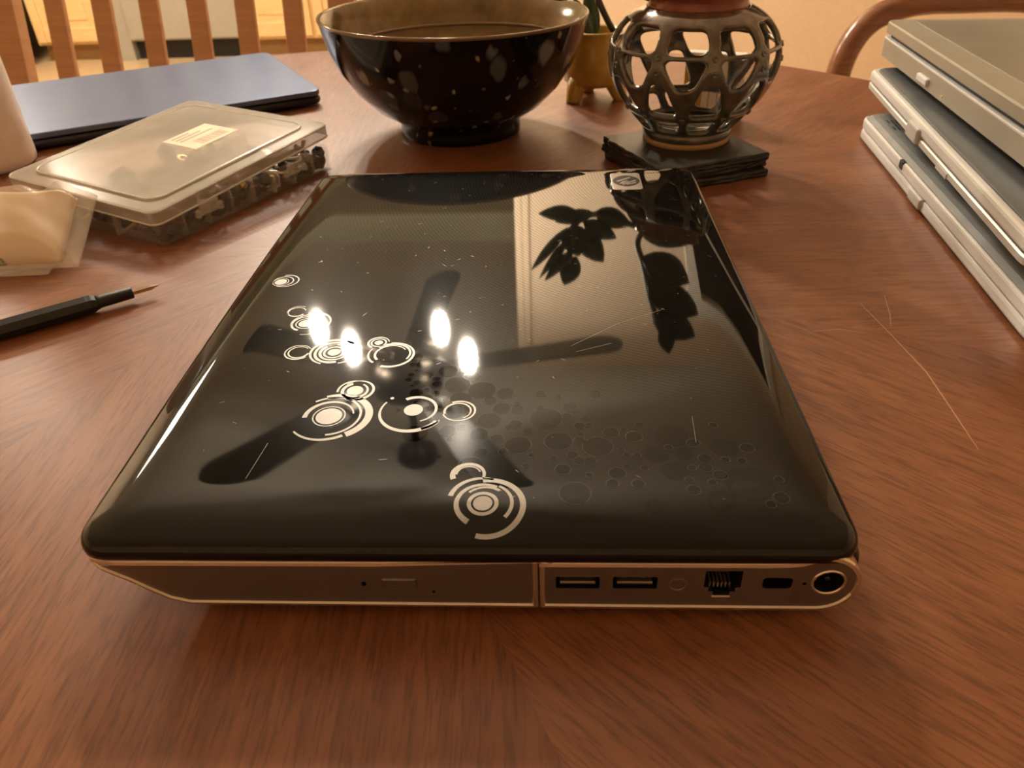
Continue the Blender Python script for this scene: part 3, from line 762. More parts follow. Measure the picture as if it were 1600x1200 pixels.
# ================================================================== SLATE COASTERS + VASE
for k, (dx, dy, rot, lab) in enumerate(((0.001, -0.002, -0.03, 'black square slate coaster at the bottom of the stack under the vase'), (-0.001, 0.001, 0.03, 'black square slate coaster in the middle of the stack under the vase'), (0, 0, 0, 'black square slate coaster on top of its stack, directly under the vase'))):
    b = bmesh.new(); rg = random.Random(50 + k)
    hs = 0.0485; n = 14; lo = []
    for s in range(4):
        for i in range(n):
            t = -hs + 2 * hs * i / n; p = [(hs, t), (-t, hs), (-hs, -t), (t, -hs)][s]
            lo.append(Vector((p[0] + rg.gauss(0, .0005), p[1] + rg.gauss(0, .0005), 0)))
    cc = Matrix.Rotation(PI / 4 - 0.38 + rot, 4, 'Z')
    z0 = k * 0.006
    def lp(s, z): return [cc @ Vector((p.x * s + rg.gauss(0, .00025), p.y * s + rg.gauss(0, .00025), z)) for p in lo]
    loft(b, [lp(0.985, 0.0), lp(1.0, 0.0015), lp(0.992, 0.003), lp(1.0, 0.0045), lp(0.985, 0.006)])
    o = mesh_obj('slate_coaster', b, M['slate']); o.location = (0.2685 + dx, 0.459 + dy, z0)
    tag(o, lab, 'coaster', 'slate coasters stacked under the vase')

VX, VY, VZ = 0.2726, 0.4756, 0.018
vase = thing('openwork_vase', 'round openwork ceramic vase with bronze glaze on slate coasters', 'vase', (VX, VY, VZ))
VP_ = [(0.0352, 0.010), (0.0405, 0.016), (0.050, 0.027), (0.0585, 0.039), (0.0640, 0.051), (0.0664, 0.062), (0.0655, 0.073), (0.0615, 0.083), (0.0548, 0.0915), (0.0462, 0.0975), (0.0385, 0.101)]
VS = spline([(r, 0, z) for r, z in VP_], 12)
acc = [0]
for a_, c_ in zip(VS[:-1], VS[1:]): acc.append(acc[-1] + (c_ - a_).length)
TL = acc[-1]
def vat(v):
    s = v * TL
    for i in range(len(acc) - 1):
        if s <= acc[i + 1] + 1e-9:
            t = (s - acc[i]) / (acc[i + 1] - acc[i]); p = VS[i].lerp(VS[i + 1], t); return p.x, p.z
    return VS[-1].x, VS[-1].z
NT_, NV = 380, 150
NH = 10
zv = [vat(j / NV) for j in range(NV + 1)]
def vof(z):  # fraction at height
    return min(range(NV + 1), key=lambda j: abs(zv[j][1] - z)) / NV
ROWS = [  # z low, z high, phase, half-angle at low, half-angle at high (fraction of pitch), rounding
    (0.0765, 0.0930, 0.11, 0.41, 0.38), (0.0510, 0.0725, 0.11, 0.14, 0.42), (0.0290, 0.0545, 0.61, 0.42, 0.15), (0.0140, 0.0245, 0.61, 0.38, 0.40)]
ROWV = [(vof(a), vof(c), ph, h0, h1) for a, c, ph, h0, h1 in ROWS]
def in_hole(th, v):
    u = th / (2 * PI) * NH
    for v0, v1, ph, h0, h1 in ROWV:
        if not (v0 < v < v1): continue
        t = (v - v0) / (v1 - v0); d = (u - ph) % 1.0
        if d > 0.5: d -= 1
        hw = h0 + (h1 - h0) * t ** 0.85
        e = min(t, 1 - t) / 0.25
        if e < 1: hw *= math.sqrt(max(0, 1 - (1 - e) ** 2)) * 0.35 + 0.65
        if abs(d) < hw * 0.97: return True
    return False
b = bmesh.new()
grid = [[None] * NT_ for _ in range(NV + 1)]
par = {}
for j in range(NV + 1):
    r, z = zv[j]
    for i in range(NT_):
        grid[j][i] = b.verts.new((2 * PI * i / NT_, j / NV, 0)); 
for j in range(NV):
    for i in range(NT_):
        i2 = (i + 1) % NT_
        if in_hole(2 * PI * (i + .5) / NT_ + 0.0, (j + .5) / NV): continue
        b.faces.new((grid[j][i], grid[j][i2], grid[j + 1][i2], grid[j + 1][i]))
for v in [v for v in b.verts if not v.link_faces]: b.verts.remove(v)
for v in b.verts:
    r, z = vat(max(0, min(1, v.co.y))); v.co = Vector((r * math.cos(v.co.x), r * math.sin(v.co.x), z))
bnd = [v for v in b.verts if v.is_boundary and 0.0105 < v.co.z < 0.1005]
for _ in range(10):
    new = {}
    for v in bnd:
        nb = [e.other_vert(v) for e in v.link_edges if e.is_boundary]
        if len(nb) == 2: new[v] = v.co * 0.4 + (nb[0].co + nb[1].co) * 0.3
    for v, c in new.items(): v.co = c
vb = mesh_obj('openwork_body', b, M['vase'], vase, True)
so = vb.modifiers.new('wall', 'SOLIDIFY'); so.thickness = 0.0048; so.offset = -1
sm = vb.modifiers.new('round', 'SMOOTH'); sm.factor = 0.5; sm.iterations = 5
b = bmesh.new(); lathe(b, [(0.0300, 0.0), (0.0350, 0.0), (0.0354, 0.002), (0.0352, 0.0042), (0.030, 0.0042)], 64, close=True); mesh_obj('foot_ring', b, M['clay'], vase, True)
b = bmesh.new(); lathe(b, [(0, 0.0035), (0.0345, 0.0040), (0.0358, 0.006), (0.0362, 0.0112), (0.033, 0.0115), (0.031, 0.0085), (0, 0.0080)], 64); mesh_obj('floor_disc', b, M['vase'], vase, True)
b = bmesh.new(); lathe(b, [(0.0392, 0.0995), (0.0374, 0.1025), (0.0370, 0.1050), (0.0374, 0.109), (0.0392, 0.1135), (0.0380, 0.1145), (0.0355, 0.113), (0.0338, 0.109), (0.0335, 0.1040), (0.0350, 0.0985)], 64, close=True)
mesh_obj('collar', b, plain('rust_glaze', (0.17, 0.045, 0.02), 0.14, 0.1, 0.3, 60), vase, True)
b = bmesh.new(); lathe(b, [(0, 0.102), (0.0338, 0.102), (0.0338, 0.1075), (0, 0.1090)], 32); mesh_obj('liner', b, M['soil'], vase)
dm = None
for row, (z, ph) in enumerate(((0.0745, 0.61), (0.0640, 0.61), (0.0270, 0.11))):
    for k in range(NH):
        a = (k + ph) / NH * 2 * PI
        v = vof(z); r, _ = vat(v)
        if dm is None:
            q = bmesh.new(); lathe(q, [(0, 0.0004), (0.0011, 0.0004), (0.0013, 0.0010), (0.0021, 0.0009), (0.0024, 0.0), (0.0018, -0.001), (0, -0.001)], 12)
            dm = bpy.data.meshes.new('dimple'); bmesh.ops.recalc_face_normals(q, faces=q.faces); q.to_mesh(dm); q.free(); dm.materials.append(M['vase'])
            for p in dm.polygons: p.use_smooth = True
        o = link(bpy.data.objects.new('dimple', dm), vase)
        tng = (Vector(vat(min(1, v + .02))) - Vector(vat(v - .02))).normalized()
        nrm = Vector((math.cos(a) * tng.y, math.sin(a) * tng.y, -tng.x))
        o.location = Vector((r * math.cos(a), r * math.sin(a), z)); o.rotation_euler = nrm.to_track_quat('Z', 'Y').to_euler()

# ------------------------------------------------------------------ plant in the vase
plant = thing('houseplant', 'dark green glossy-leaved plant growing from the openwork vase', 'plant', (VX, VY, VZ + 0.1095))
PO = Vector((VX, VY, VZ + 0.1095))
def leaf_mesh(L, Wd, fold=0.25, curl=0.12, nseg=8):
    b = bmesh.new(); rows = []
    for i in range(nseg + 1):
        t = i / nseg; hw = Wd * 0.5 * (math.sin(PI * min(1, t * 0.97 + 0.015)) ** 0.8) * (1.1 - 0.35 * t)
        if i in (0, nseg): hw = 0.0003
        z = -curl * L * t * t
        rows.append([b.verts.new((L * t, s * hw, z + abs(s) * hw * fold)) for s in (-1, 0, 1)])
    for a_, c_ in zip(rows[:-1], rows[1:]):
        for k in range(2): b.faces.new((a_[k], a_[k + 1], c_[k + 1], c_[k]))
    r = bmesh.ops.extrude_face_region(b, geom=list(b.faces))
    for v in [g for g in r['geom'] if isinstance(g, bmesh.types.BMVert)]: v.co.z -= 0.0007
    return b
LEAVES = []
def leaf(p, q, wd, roll=0.0):
    p, q = Vector(p), Vector(q); d = q - p
    me = None
    o = mesh_obj('leaf', leaf_mesh(d.length, wd * 1.12), M['leaf'], plant, True)
    x = d.normalized(); z = Vector((0, -0.85, -0.45)); z = (z - x * z.dot(x)).normalized(); y = z.cross(x)
    R3 = Matrix((x, y, z)).transposed() @ Matrix.Rotation(roll, 3, 'X')
    o.matrix_local = Matrix.Translation(p - PO) @ R3.to_4x4()
def stem(pts, r=0.0028):
    b = bmesh.new(); tube(b, [Vector(p) - PO for p in spline(pts, 6)], r, 8); mesh_obj('stem', b, M['stem'], plant, True)
stem([(0.266, 0.478, 0.1275), (0.248, 0.490, 0.142), (0.2415, 0.497, 0.1591), (0.2487, 0.497, 0.1822), (0.2571, 0.497, 0.2165), (0.2682, 0.497, 0.249), (0.2799, 0.497, 0.2754)])
stem([(0.262, 0.474, 0.1275), (0.245, 0.484, 0.139), (0.222, 0.494, 0.134), (0.200, 0.497, 0.130), (0.1838, 0.497, 0.1391), (0.180, 0.497, 0.1614), (0.1771, 0.497, 0.1778)])
for p, q, wd in [
    ((0.190, 0.492, 0.1352), (0.221, 0.486, 0.1488), 0.016), ((0.2005, 0.498, 0.1281), (0.2343, 0.492, 0.1386), 0.018),
    ((0.2433, 0.504, 0.1513), (0.2963, 0.498, 0.1578), 0.021), ((0.2462, 0.492, 0.1698), (0.2935, 0.486, 0.1961), 0.028),
    ((0.2547, 0.498, 0.2065), (0.3069, 0.492, 0.2342), 0.030), ((0.2607, 0.504, 0.2383), (0.3071, 0.498, 0.2634), 0.028),
    ((0.271, 0.492, 0.244), (0.2796, 0.486, 0.2760), 0.016), ((0.1762, 0.498, 0.1425), (0.1406, 0.492, 0.1842), 0.009),
    ((0.1795, 0.504, 0.1535), (0.1483, 0.498, 0.1961), 0.008), ((0.181, 0.492, 0.1623), (0.1539, 0.486, 0.1922), 0.010),
    ((0.1844, 0.498, 0.1717), (0.1729, 0.492, 0.2003), 0.019), ((0.1842, 0.504, 0.1465), (0.2118, 0.498, 0.1794), 0.022),
    ((0.1862, 0.497, 0.1286), (0.1500, 0.492, 0.1260), 0.014), ((0.200, 0.498, 0.1290), (0.1650, 0.492, 0.1340), 0.013),
    ((0.258, 0.478, 0.1320), (0.2290, 0.480, 0.1225), 0.018),
    ((0.1809, 0.498, 0.1395), (0.1871, 0.492, 0.1703), 0.026), ((0.252, 0.492, 0.190), (0.282, 0.488, 0.215), 0.024)]:
    leaf(p, q, wd)

# ================================================================== YELLOW FOOTED POT behind the bowl
yp_h = 0.87
yp = thing('footed_pot', 'yellow glazed footed pot standing behind the black bowl', 'pot', (0.207, 0.680, 0))
b = bmesh.new(); lathe(b, [(0, 0.016), (0.024, 0.017), (0.031, 0.022), (0.0315, 0.040), (0.0285, 0.062), (0.0265, 0.072), (0.0285, 0.076), (0.027, 0.078), (0.0245, 0.075), (0.024, 0.060), (0, 0.056)], 40); mesh_obj('body', b, M['yellow'], yp, True)
for k in range(3):
    a = math.radians(-20 + 120 * k); c_, s_ = math.cos(a), math.sin(a)
    b = bmesh.new(); tube(b, [(c_ * .020, s_ * .020, 0.026), (c_ * .026, s_ * .026, 0.012), (c_ * .029, s_ * .029, 0.003), (c_ * .030, s_ * .030, 0.0)], [0.012, 0.0095, 0.0075, 0.007], 12); mesh_obj('foot', b, M['yellow'], yp, True)
b = bmesh.new(); tube(b, spline([(0.020, -0.012, 0.074), (0.012, -0.016, 0.088), (0.004, -0.012, 0.105), (-0.004, 0.0, 0.125)], 6), 0.0035, 8); mesh_obj('handle', b, M['dark_glaze'], yp, True)
b = bmesh.new(); lathe(b, [(0, 0.059), (0.0238, 0.059), (0.0238, 0.064), (0, 0.068)], 24); mesh_obj('soil', b, M['soil'], yp)
for p, q in (((0, 0, .066), (-.016, 0, .105)), ((0, 0, .066), (-.008, .01, .12)), ((-.005, 0.005, .066), (-.02, .02, .11))):
    p, q = Vector(p), Vector(q); o = mesh_obj('leaf', leaf_mesh((q - p).length, .018), M['leaf'], yp, True)
    x = (q - p).normalized(); z = Vector((0, -.5, .8)); z = (z - x * z.dot(x)).normalized()
    o.matrix_local = Matrix.Translation(p) @ Matrix((x, z.cross(x), z)).transposed().to_4x4()

yp.scale = (1, 1, yp_h)
# striped packet behind the vase
pk = thing('packet', 'small white and yellow striped packet behind the openwork vase', 'packet', (0.316, 0.594, 0), math.radians(-22))
b = bmesh.new(); box(b, -0.028, 0.028, -0.006, 0.006, 0, 0.060, 0.002); mesh_obj('carton', b, M['white_plastic'], pk)
for i in range(4):
    b = bmesh.new(); box(b, -0.004 + i * 0.008, -0.0028 + i * 0.008, -0.0063, -0.0060, 0.006, 0.055); mesh_obj('stripe', b, M['label_ink'], pk)
b = bmesh.new(); box(b, -0.0275, -0.010, -0.0064, -0.0060, 0.002, 0.058); mesh_obj('yellow_band', b, M['yellow'], pk)

# ================================================================== SLATE-BLUE LAPTOP (left, behind the parts box)
bl = thing('laptop', 'closed slate-blue laptop lying behind the clear parts box', 'laptop', (-0.082, 0.672, 0), math.radians(30.5))
b = bmesh.new(); slab(b, -0.335, 0, 0, 0.238, 0.0025, 0.0105, 0.012, 0.003); mesh_obj('base', b, M['blue_side'], bl)
b = bmesh.new(); slab(b, -0.335, 0, 0, 0.238, 0.0112, 0.0168, 0.012, 0.0012); mesh_obj('lid', b, M['blue'], bl)
b = bmesh.new(); slab(b, -0.332, -0.003, 0.003, 0.235, 0.0104, 0.0113, 0.012, 0.0002); mesh_obj('seam', b, M['rubber'], bl)
for x, y in ((-0.31, 0.02), (-0.025, 0.02), (-0.31, 0.218), (-0.025, 0.218)):
    b = bmesh.new(); lathe(b, [(0, 0), (0.006, 0), (0.006, 0.003), (0, 0.003)], 16, (x, y)); mesh_obj('rubber_foot', b, M['rubber'], bl)

# ================================================================== PARTS BOX
ang = math.radians(63.0)       # direction of the long front edge
BW, BD, BH = 0.180, 0.158, 0.026
pb = thing('parts_box', 'translucent plastic compartment box full of small hardware', 'box', (-0.1065, 0.3095, 0), ang)
# local x along the front right edge, y to the left
def wallbox(bm, x0, x1, y0, y1, z0, z1, th, r=0.006):
    o1 = rrect(x0, x1, y0, y1, r, 5, 1); i1 = rrect(x0 + th, x1 - th, y0 + th, y1 - th, r - th, 5, 1)
    loft(bm, [[Vector((p.x, p.y, z)) for p in L] for L, z in ((i1, z0 + th), (i1, z1), (o1, z1), (o1, z0))], True, True)
b = bmesh.new(); wallbox(b, 0, BW, 0, BD, 0.0, 0.0195, 0.0014); mesh_obj('tray', b, M['pp'], pb)
b = bmesh.new()
L = lambda ins, z, rr: [Vector((p.x, p.y, z)) for p in rrect(-0.002 + ins, BW + 0.002 - ins, -0.002 + ins, BD + 0.002 - ins, rr, 6, 1)]
loft(b, [L(0.0012, 0.0168, .007), L(0, 0.0168, .008), L(0, 0.0250, .008), L(0.0012, 0.0264, .008), L(0.0125, 0.0266, .012), L(0.0140, 0.0280, .012), L(0.0150, 0.0282, .012)], False, True)
blid = mesh_obj('lid', b, M['pp_lid'], pb)
blid.rotation_euler = (0.022, -0.062, 0); blid.location = (0, 0, 0.0005)   # sits ajar over the full tray
for nm, ins, z, rr in (('lid_ridge', 0.0132, 0.0276, .012), ('lid_edge', 0.0004, 0.0256, .008), ('lid_rim', 0.0002, 0.0170, .008)):
    b = bmesh.new(); pts = L(ins, z, rr); tube(b, pts + [pts[0]], 0.0008, 6, False); mesh_obj(nm, b, M['pp_ridge'], blid, True)
NC = 8
for i in range(1, NC):
    bm = bmesh.new(); x = BW * i / NC; box(bm, x - 0.0008, x + 0.0008, 0.0015, BD * 0.30, 0.0015, 0.0180)
    mesh_obj('divider', bm, M['pp_edge'], pb)
for y in (BD * 0.30, BD * 0.62):
    bm = bmesh.new(); box(bm, 0.0015, BW - 0.0015, y - 0.0008, y + 0.0008, 0.0015, 0.0185); mesh_obj('divider', bm, M['pp_edge'], pb)
for y in (BD * 0.30,):
    bm = bmesh.new(); box(bm, -0.0004, 0.0012, y - .001, y + .001, 0.001, 0.0150); mesh_obj('divider', bm, M['pp_edge'], pb)
for x in (0.042, 0.132):
    bm = bmesh.new(); box(bm, x - 0.009, x + 0.009, -0.0046, -0.002, 0.0115, 0.0205, 0.0014); box(bm, x - 0.0125, x - 0.0085, -0.0052, -0.001, 0.0105, 0.0165, 0.0014); box(bm, x + 0.0085, x + 0.0125, -0.0052, -0.001, 0.0105, 0.0165, 0.0014); mesh_obj('latch', bm, M['pp_edge'], pb)
bm = bmesh.new(); box(bm, 0.092, 0.137, 0.056, 0.094, 0.0282, 0.02835); st = mesh_obj('sticker', bm, M['label_paper'], blid); st['label'] = 'tan paper sticker with printed bars'
bm = bmesh.new(); rg = random.Random(3); x = 0.103
while x < 0.131:
    wd = rg.choice((.0006, .001, .0016)); box(bm, x, x + wd, 0.060, 0.072, 0.02835, 0.02840); x += wd + rg.choice((.0006, .001))
for i in range(3): box(bm, 0.097, 0.097 + 0.034 - i * .008, 0.078 + i * .005, 0.0805 + i * .005, 0.02835, 0.02840)
mesh_obj('sticker_print', bm, M['label_ink'], st)
# small hardware inside, one object each
def hw_mesh(kind):
    b = bmesh.new()
    if kind == 'screw':
        lathe(b, [(0, 0.012), (0.0016, 0.012), (0.0018, 0.004), (0.0018, 0.003), (0.0034, 0.0025), (0.0036, 0.001), (0.0022, 0), (0, 0)], 12)
    elif kind == 'nut':
        lathe(b, [(0.0022, 0), (0.0042, 0), (0.0044, 0.0004), (0.0044, 0.003), (0.0042, 0.0034), (0.0022, 0.0034)], 6, close=True)
    elif kind == 'washer':
        lathe(b, [(0.0026, 0), (0.0060, 0), (0.0060, 0.001), (0.0026, 0.001)], 20, close=True)
    elif kind == 'knob_cap':
        lathe(b, [(0, 0), (0.0058, 0), (0.0064, 0.001), (0.0060, 0.005), (0.0045, 0.0075), (0.0030, 0.008), (0.0025, 0.006), (0, 0.006)], 16)
    elif kind == 'bracket':
        box(b, -0.007, 0.007, -0.003, 0.003, 0, 0.0012, 0.0003); box(b, -0.007, -0.0058, -0.003, 0.003, 0, 0.009, 0.0003); box(b, 0.002, 0.0032, -0.002, 0.002, 0, 0.004)
    elif kind == 'clip':
        tube(b, spline([(-.005, 0, .001), (0.004, 0, .001), (0.006, 0, .004), (0.003, 0, .006), (-.004, 0, .0045)], 5), 0.0011, 8)
    bmesh.ops.scale(b, vec=(1.2, 1.2, 1.2), verts=b.verts)
    bmesh.ops.recalc_face_normals(b, faces=b.faces)
    me = bpy.data.meshes.new(kind); b.to_mesh(me); b.free(); return me
HW = {}
specs = [('screw', 'dark_part', 'black'), ('screw', 'steel', 'bright steel'), ('nut', 'dark_part', 'black'), ('nut', 'brass', 'brass'), ('washer', 'steel', 'bright steel'), ('washer', 'dark_part', 'black'),
         ('knob_cap', 'dark_part', 'black'), ('bracket', 'white_plastic', 'white'), ('bracket', 'dark_part', 'black'), ('clip', 'steel', 'bright steel'), ('knob_cap', 'red_plastic', 'dark red')]
word = {'screw': 'screw', 'nut': 'hex nut', 'washer': 'flat washer', 'knob_cap': 'round cap', 'bracket': 'angle bracket', 'clip': 'wire clip'}
rg = random.Random(11)
Rz = Matrix.Rotation(ang, 4, 'Z'); B0 = Vector((-0.1065, 0.3095, 0))
placed = []
def put_hw(x, y, z, sp, rot):
    kind, mt, cw = sp
    if kind == 'screw': rot = Euler((PI / 2 + rot.x, rot.y * .3, rot.z))
    if (kind, mt) not in HW:
        me = hw_mesh(kind); me.materials.append(M[mt]); HW[(kind, mt)] = me
    o = link(bpy.data.objects.new(kind, HW[(kind, mt)]))
    m = Matrix.Translation(B0) @ Rz @ Matrix.Translation((0, 0, 0)) @ Matrix.Translation((x, y, 0)) @ rot.to_matrix().to_4x4()
    zmin = min((m @ v.co).z for v in o.data.vertices)
    back = Rz.inverted() @ Matrix.Translation(-B0) @ m
    lx = [(back @ v.co) for v in o.data.vertices]
    sx = max(0, 0.0020 - min(p.x for p in lx)) - max(0, max(p.x for p in lx) - BW + 0.0020)
    sy = max(0, 0.0020 - min(p.y for p in lx)) - max(0, max(p.y for p in lx) - BD + 0.0020)
    m = Matrix.Translation(Rz @ Vector((sx, sy, 0))) @ Matrix.Translation((0, 0, z - zmin)) @ m
    o.matrix_world = m
    rw = 'front compartments beside the latches' if y < BD * 0.30 else 'middle compartments' if y < BD * 0.62 else 'rear compartments'
    tag(o, '%s %s lying in the %s of the translucent box' % (cw, word[kind], rw), kind.replace('_', ' '), 'small hardware in the parts box')
from mathutils import Euler
cw_ = BW / NC
WT = (5, 2, 5, 1.2, 1.5, 3, 7, .5, 4, 1.5, .6)
def tumble(k=.6): return Euler((rg.uniform(-k, k), rg.uniform(-k, k), rg.uniform(0, 6.28)))
for lay in range(3):
    for i in range(18):          # heaped against the front wall
        put_hw((i + .5) * BW / 18 + rg.uniform(-.001, .001), 0.0085 + rg.uniform(0, .002), 0.0016 + lay * 0.0044, rg.choices(specs, weights=WT)[0], tumble())
    for i in range(9):           # heaped against the short left wall
        put_hw(0.0085 + rg.uniform(0, .002), 0.020 + i * 0.0145, 0.0016 + lay * 0.0044, rg.choices(specs, weights=WT)[0], tumble())
for i in range(NC):
    for k in range(5):
        put_hw((i + .5) * cw_ + rg.uniform(-.003, .003), 0.020 + (k % 3) * 0.011, 0.0016 + (k // 3) * 0.006, rg.choices(specs, weights=WT)[0], tumble())
for c in range(NC // 2):          # second and third rows, seen through the lid
    for y0 in (BD * 0.40, BD * 0.72):
        for k in range(4):
            put_hw(c * 2 * cw_ + rg.uniform(0.012, 2 * cw_ - 0.01), y0 + rg.uniform(0, 0.030), 0.0016 + (k // 2) * 0.005, rg.choice(specs[:9]), tumble(.4))
put_hw(0.012, 0.014, 0.0016, specs[6], Euler((1.3, 0, -1.2))); put_hw(0.0085, 0.028, 0.004, specs[7], Euler((1.2, .3, 1.4)))
put_hw(0.0085, 0.042, 0.0016, specs[4], Euler((0, 1.4, 0))); put_hw(0.018, 0.0085, 0.006, specs[10], Euler((1.2, 0, .3)))

# ================================================================== SCREWDRIVER
tipp = Vector((-0.081, 0.243, 0.0055)); dirv = Vector((-0.069, -0.053, 0.0)).normalized()
sd = thing('screwdriver', 'slim black precision screwdriver with steel bit on the table', 'screwdriver', (-0.081, 0.243, 0), math.atan2(dirv.y, dirv.x))
def xlathe(name, prof, mt, parent, n=24, smooth=True, zc=0.0058):
    b = bmesh.new(); lathe(b, [(r, x) for x, r in prof], n)
    bmesh.ops.rotate(b, verts=b.verts, cent=(0, 0, 0), matrix=Matrix.Rotation(PI / 2, 3, 'Y'))
    bmesh.ops.translate(b, verts=b.verts, vec=(0, 0, zc)); return mesh_obj(name, b, M[mt], parent, smooth)
xlathe('bit', [(0, 0.0), (0.0002, 0.0004), (0.004, 0.0016), (0.0055, 0.0019), (0.020, 0.0019), (0.020, 0)], 'steel', sd, 6, False)
xlathe('bit_holder', [(0.0155, 0), (0.0155, 0.0032), (0.0162, 0.0036), (0.034, 0.0038), (0.036, 0.0044), (0.036, 0)], 'tool_black', sd)
xlathe('ferrule', [(0.0358, 0), (0.0358, 0.0044), (0.0376, 0.0053), (0.0386, 0.0056), (0.0402, 0.0057), (0.0402, 0)], 'tool_black', sd, 8, False)
xlathe('handle', [(0.0400, 0), (0.0400, 0.0056), (0.0412, 0.0058), (0.118, 0.0058), (0.122, 0.0054), (0.122, 0)], 'tool_black', sd, 8, False)
xlathe('swivel_cap', [(0.1225, 0), (0.1225, 0.0040), (0.124, 0.0056), (0.131, 0.0056), (0.132, 0.005), (0.132, 0)], 'tool_black', sd)

# ================================================================== PLASTIC BAG with tan sleeve
bag = thing('plastic_bag', 'crumpled clear plastic bag around a tan paper sleeve', 'bag', (-0.2, 0.31, 0))
def pillow(name, cx, cy, hx, hy, zb, zt, rot, mt, amp, seed, tilt_, n=40, p=5.0, smooth=True, frq=120):
    rg = random.Random(seed); b = bmesh.new()
    ph = [(rg.uniform(20, frq), rg.uniform(20, frq), rg.uniform(0, 6)) for _ in range(7)]
    cr, sr = math.cos(rot), math.sin(rot)
    def wr(x, y): return sum(math.sin(a * x + c * y + d) for a, c, d in ph) / 7
    gt, gb = [], []
    for j in range(n + 1):
        rt, rb = [], []
        for i in range(n + 1):
            u, v = -1 + 2 * i / n, -1 + 2 * j / n
            x, y = u * hx, v * hy
            edge = max(abs(u), abs(v)); k = (1 - edge ** p)
            zc = zb + tilt_ * (v + 1) / 2
            wz = wr(x, y) * amp
            X, Y = cx + cr * x - sr * y, cy + sr * x + cr * y
            rt.append(b.verts.new((X, Y, zc + max(0.0006, (zt - zb) * k + wz * (0.3 + k)))))
            rb.append(rt[-1] if edge >= 0.9999 else b.verts.new((X, Y, max(0.0004, zc - (zt - zb) * 0.15 * k + 0.0002))))
        gt.append(rt); gb.append(rb)
    for j in range(n):
        for i in range(n):
            b.faces.new((gt[j][i], gt[j][i + 1], gt[j + 1][i + 1], gt[j + 1][i]))
            q = (gb[j][i], gb[j + 1][i], gb[j + 1][i + 1], gb[j][i + 1])
            if len(set(q)) > 2 and set(q) != {gt[j][i], gt[j + 1][i], gt[j + 1][i + 1], gt[j][i + 1]}:
                try: b.faces.new([v for k_, v in enumerate(q) if v not in q[:k_]])
                except ValueError: pass
    bmesh.ops.translate(b, verts=b.verts, vec=-Vector((-0.2, 0.31, 0)))
    return mesh_obj(name, b, M[mt], bag, smooth)
pillow('paper_sleeve', -0.228, 0.297, 0.064, 0.024, 0.004, 0.018, 0.10, 'paper', 0.0015, 4, 0.026, p=9)
pillow('film', -0.226, 0.2955, 0.075, 0.0285, 0.003, 0.022, 0.10, 'bag', 0.0042, 9, 0.027, 80, p=6, frq=330)
pillow('film_flap', -0.222, 0.2750, 0.055, 0.010, 0.0006, 0.0022, 0.06, 'bag', 0.0015, 12, 0.005, 30)
b = bmesh.new()
def ink(pts, wd):
    prev = None
    for i, p in enumerate(pts):
        q = Vector(pts[min(i + 1, len(pts) - 1)]) - Vector(pts[max(i - 1, 0)]); nn = Vector((-q.y, q.x)).normalized() * wd
        a = [b.verts.new((p[0] + s * nn.x, p[1] + s * nn.y, 0.0)) for s in (-1, 1)]
        if prev: b.faces.new((prev[0], a[0], a[1], prev[1]))
        prev = a
for pts in ([(-.012, .0), (-.003, .0)], [(-.012, .005), (-.005, .006)], [(-.012, 0), (-.012, .01), (-.003, .010)], [(.000, .010), (.006, .001)], [(.000, .0), (.008, .0)], [(.006, .01), (.001, .001)]):
    ink(pts, 0.0008)
pr = mesh_obj('green_print', b, M['green_ink'], bag); pr.location = (-0.0035, -0.0372, 0.0062); pr.rotation_euler = (0.75, 0, 0.15)

# ================================================================== BOTTLE at the left
bt = thing('bottle', 'tall milky plastic bottle standing behind the plastic bag', 'bottle', (-0.340, 0.492, 0))
b = bmesh.new(); lathe(b, [(0, 0.002), (0.032, 0.0), (0.0365, 0.004), (0.037, 0.010), (0.037, 0.150), (0.034, 0.165), (0.022, 0.178), (0.013, 0.184), (0.013, 0.196), (0, 0.196)], 48); mesh_obj('body', b, M['milky'], bt, True)
b = bmesh.new(); lathe(b, [(0.0132, 0.186), (0.0165, 0.186), (0.0165, 0.204), (0.015, 0.206), (0, 0.206)], 32); mesh_obj('cap', b, M['white_plastic'], bt, True)

# ================================================================== STACK OF THREE LAPTOPS (right)
# local x: along the front edge away from the camera, local y: to the left; depth runs to -y
def lap_root(label, near, far):
    near, far = Vector(near), Vector(far); d = far - near
    return thing('laptop', label, 'laptop', (near.x, near.y, 0), math.atan2(d.y, d.x), 'laptops stacked on the table'), d.length
# bottom, lying upside down
l1, LN = lap_root('silver laptop lying upside down at the bottom of the stack, grilles showing', (0.4015, 0.165), (0.4330, 0.530))
b = bmesh.new(); slab(b, 0.004, LN - 0.004, -0.236, -0.002, 0.0, 0.003, 0.014, 0.0008); mesh_obj('lid_panel', b, M['laptop_grey'], l1)
b = bmesh.new(); slab(b, 0, LN, -0.240, 0, 0.0018, 0.0096, 0.016, 0.0018); mesh_obj('lid', b, M['laptop_rim'], l1)
b = bmesh.new(); slab(b, 0.002, LN - 0.002, -0.238, -0.002, 0.0094, 0.0108, 0.015, 0.0002); mesh_obj('seam', b, M['grille'], l1)
b = bmesh.new(); slab(b, 0, LN, -0.240, 0, 0.0106, 0.0186, 0.016, 0.0015); mesh_obj('base', b, M['laptop_rim'], l1)
b = bmesh.new()
loft(b, [[Vector((p.x, p.y, z)) for p in rrect(i, LN - i, -0.240 + i, -i, 0.015 - i * .4, 6, 1)] for i, z in ((0.0022, 0.0180), (0.0024, 0.0192), (0.006, 0.0210), (0.010, 0.0220), (0.013, 0.0222))])
mesh_obj('underside', b, M['laptop_bottom'], l1)
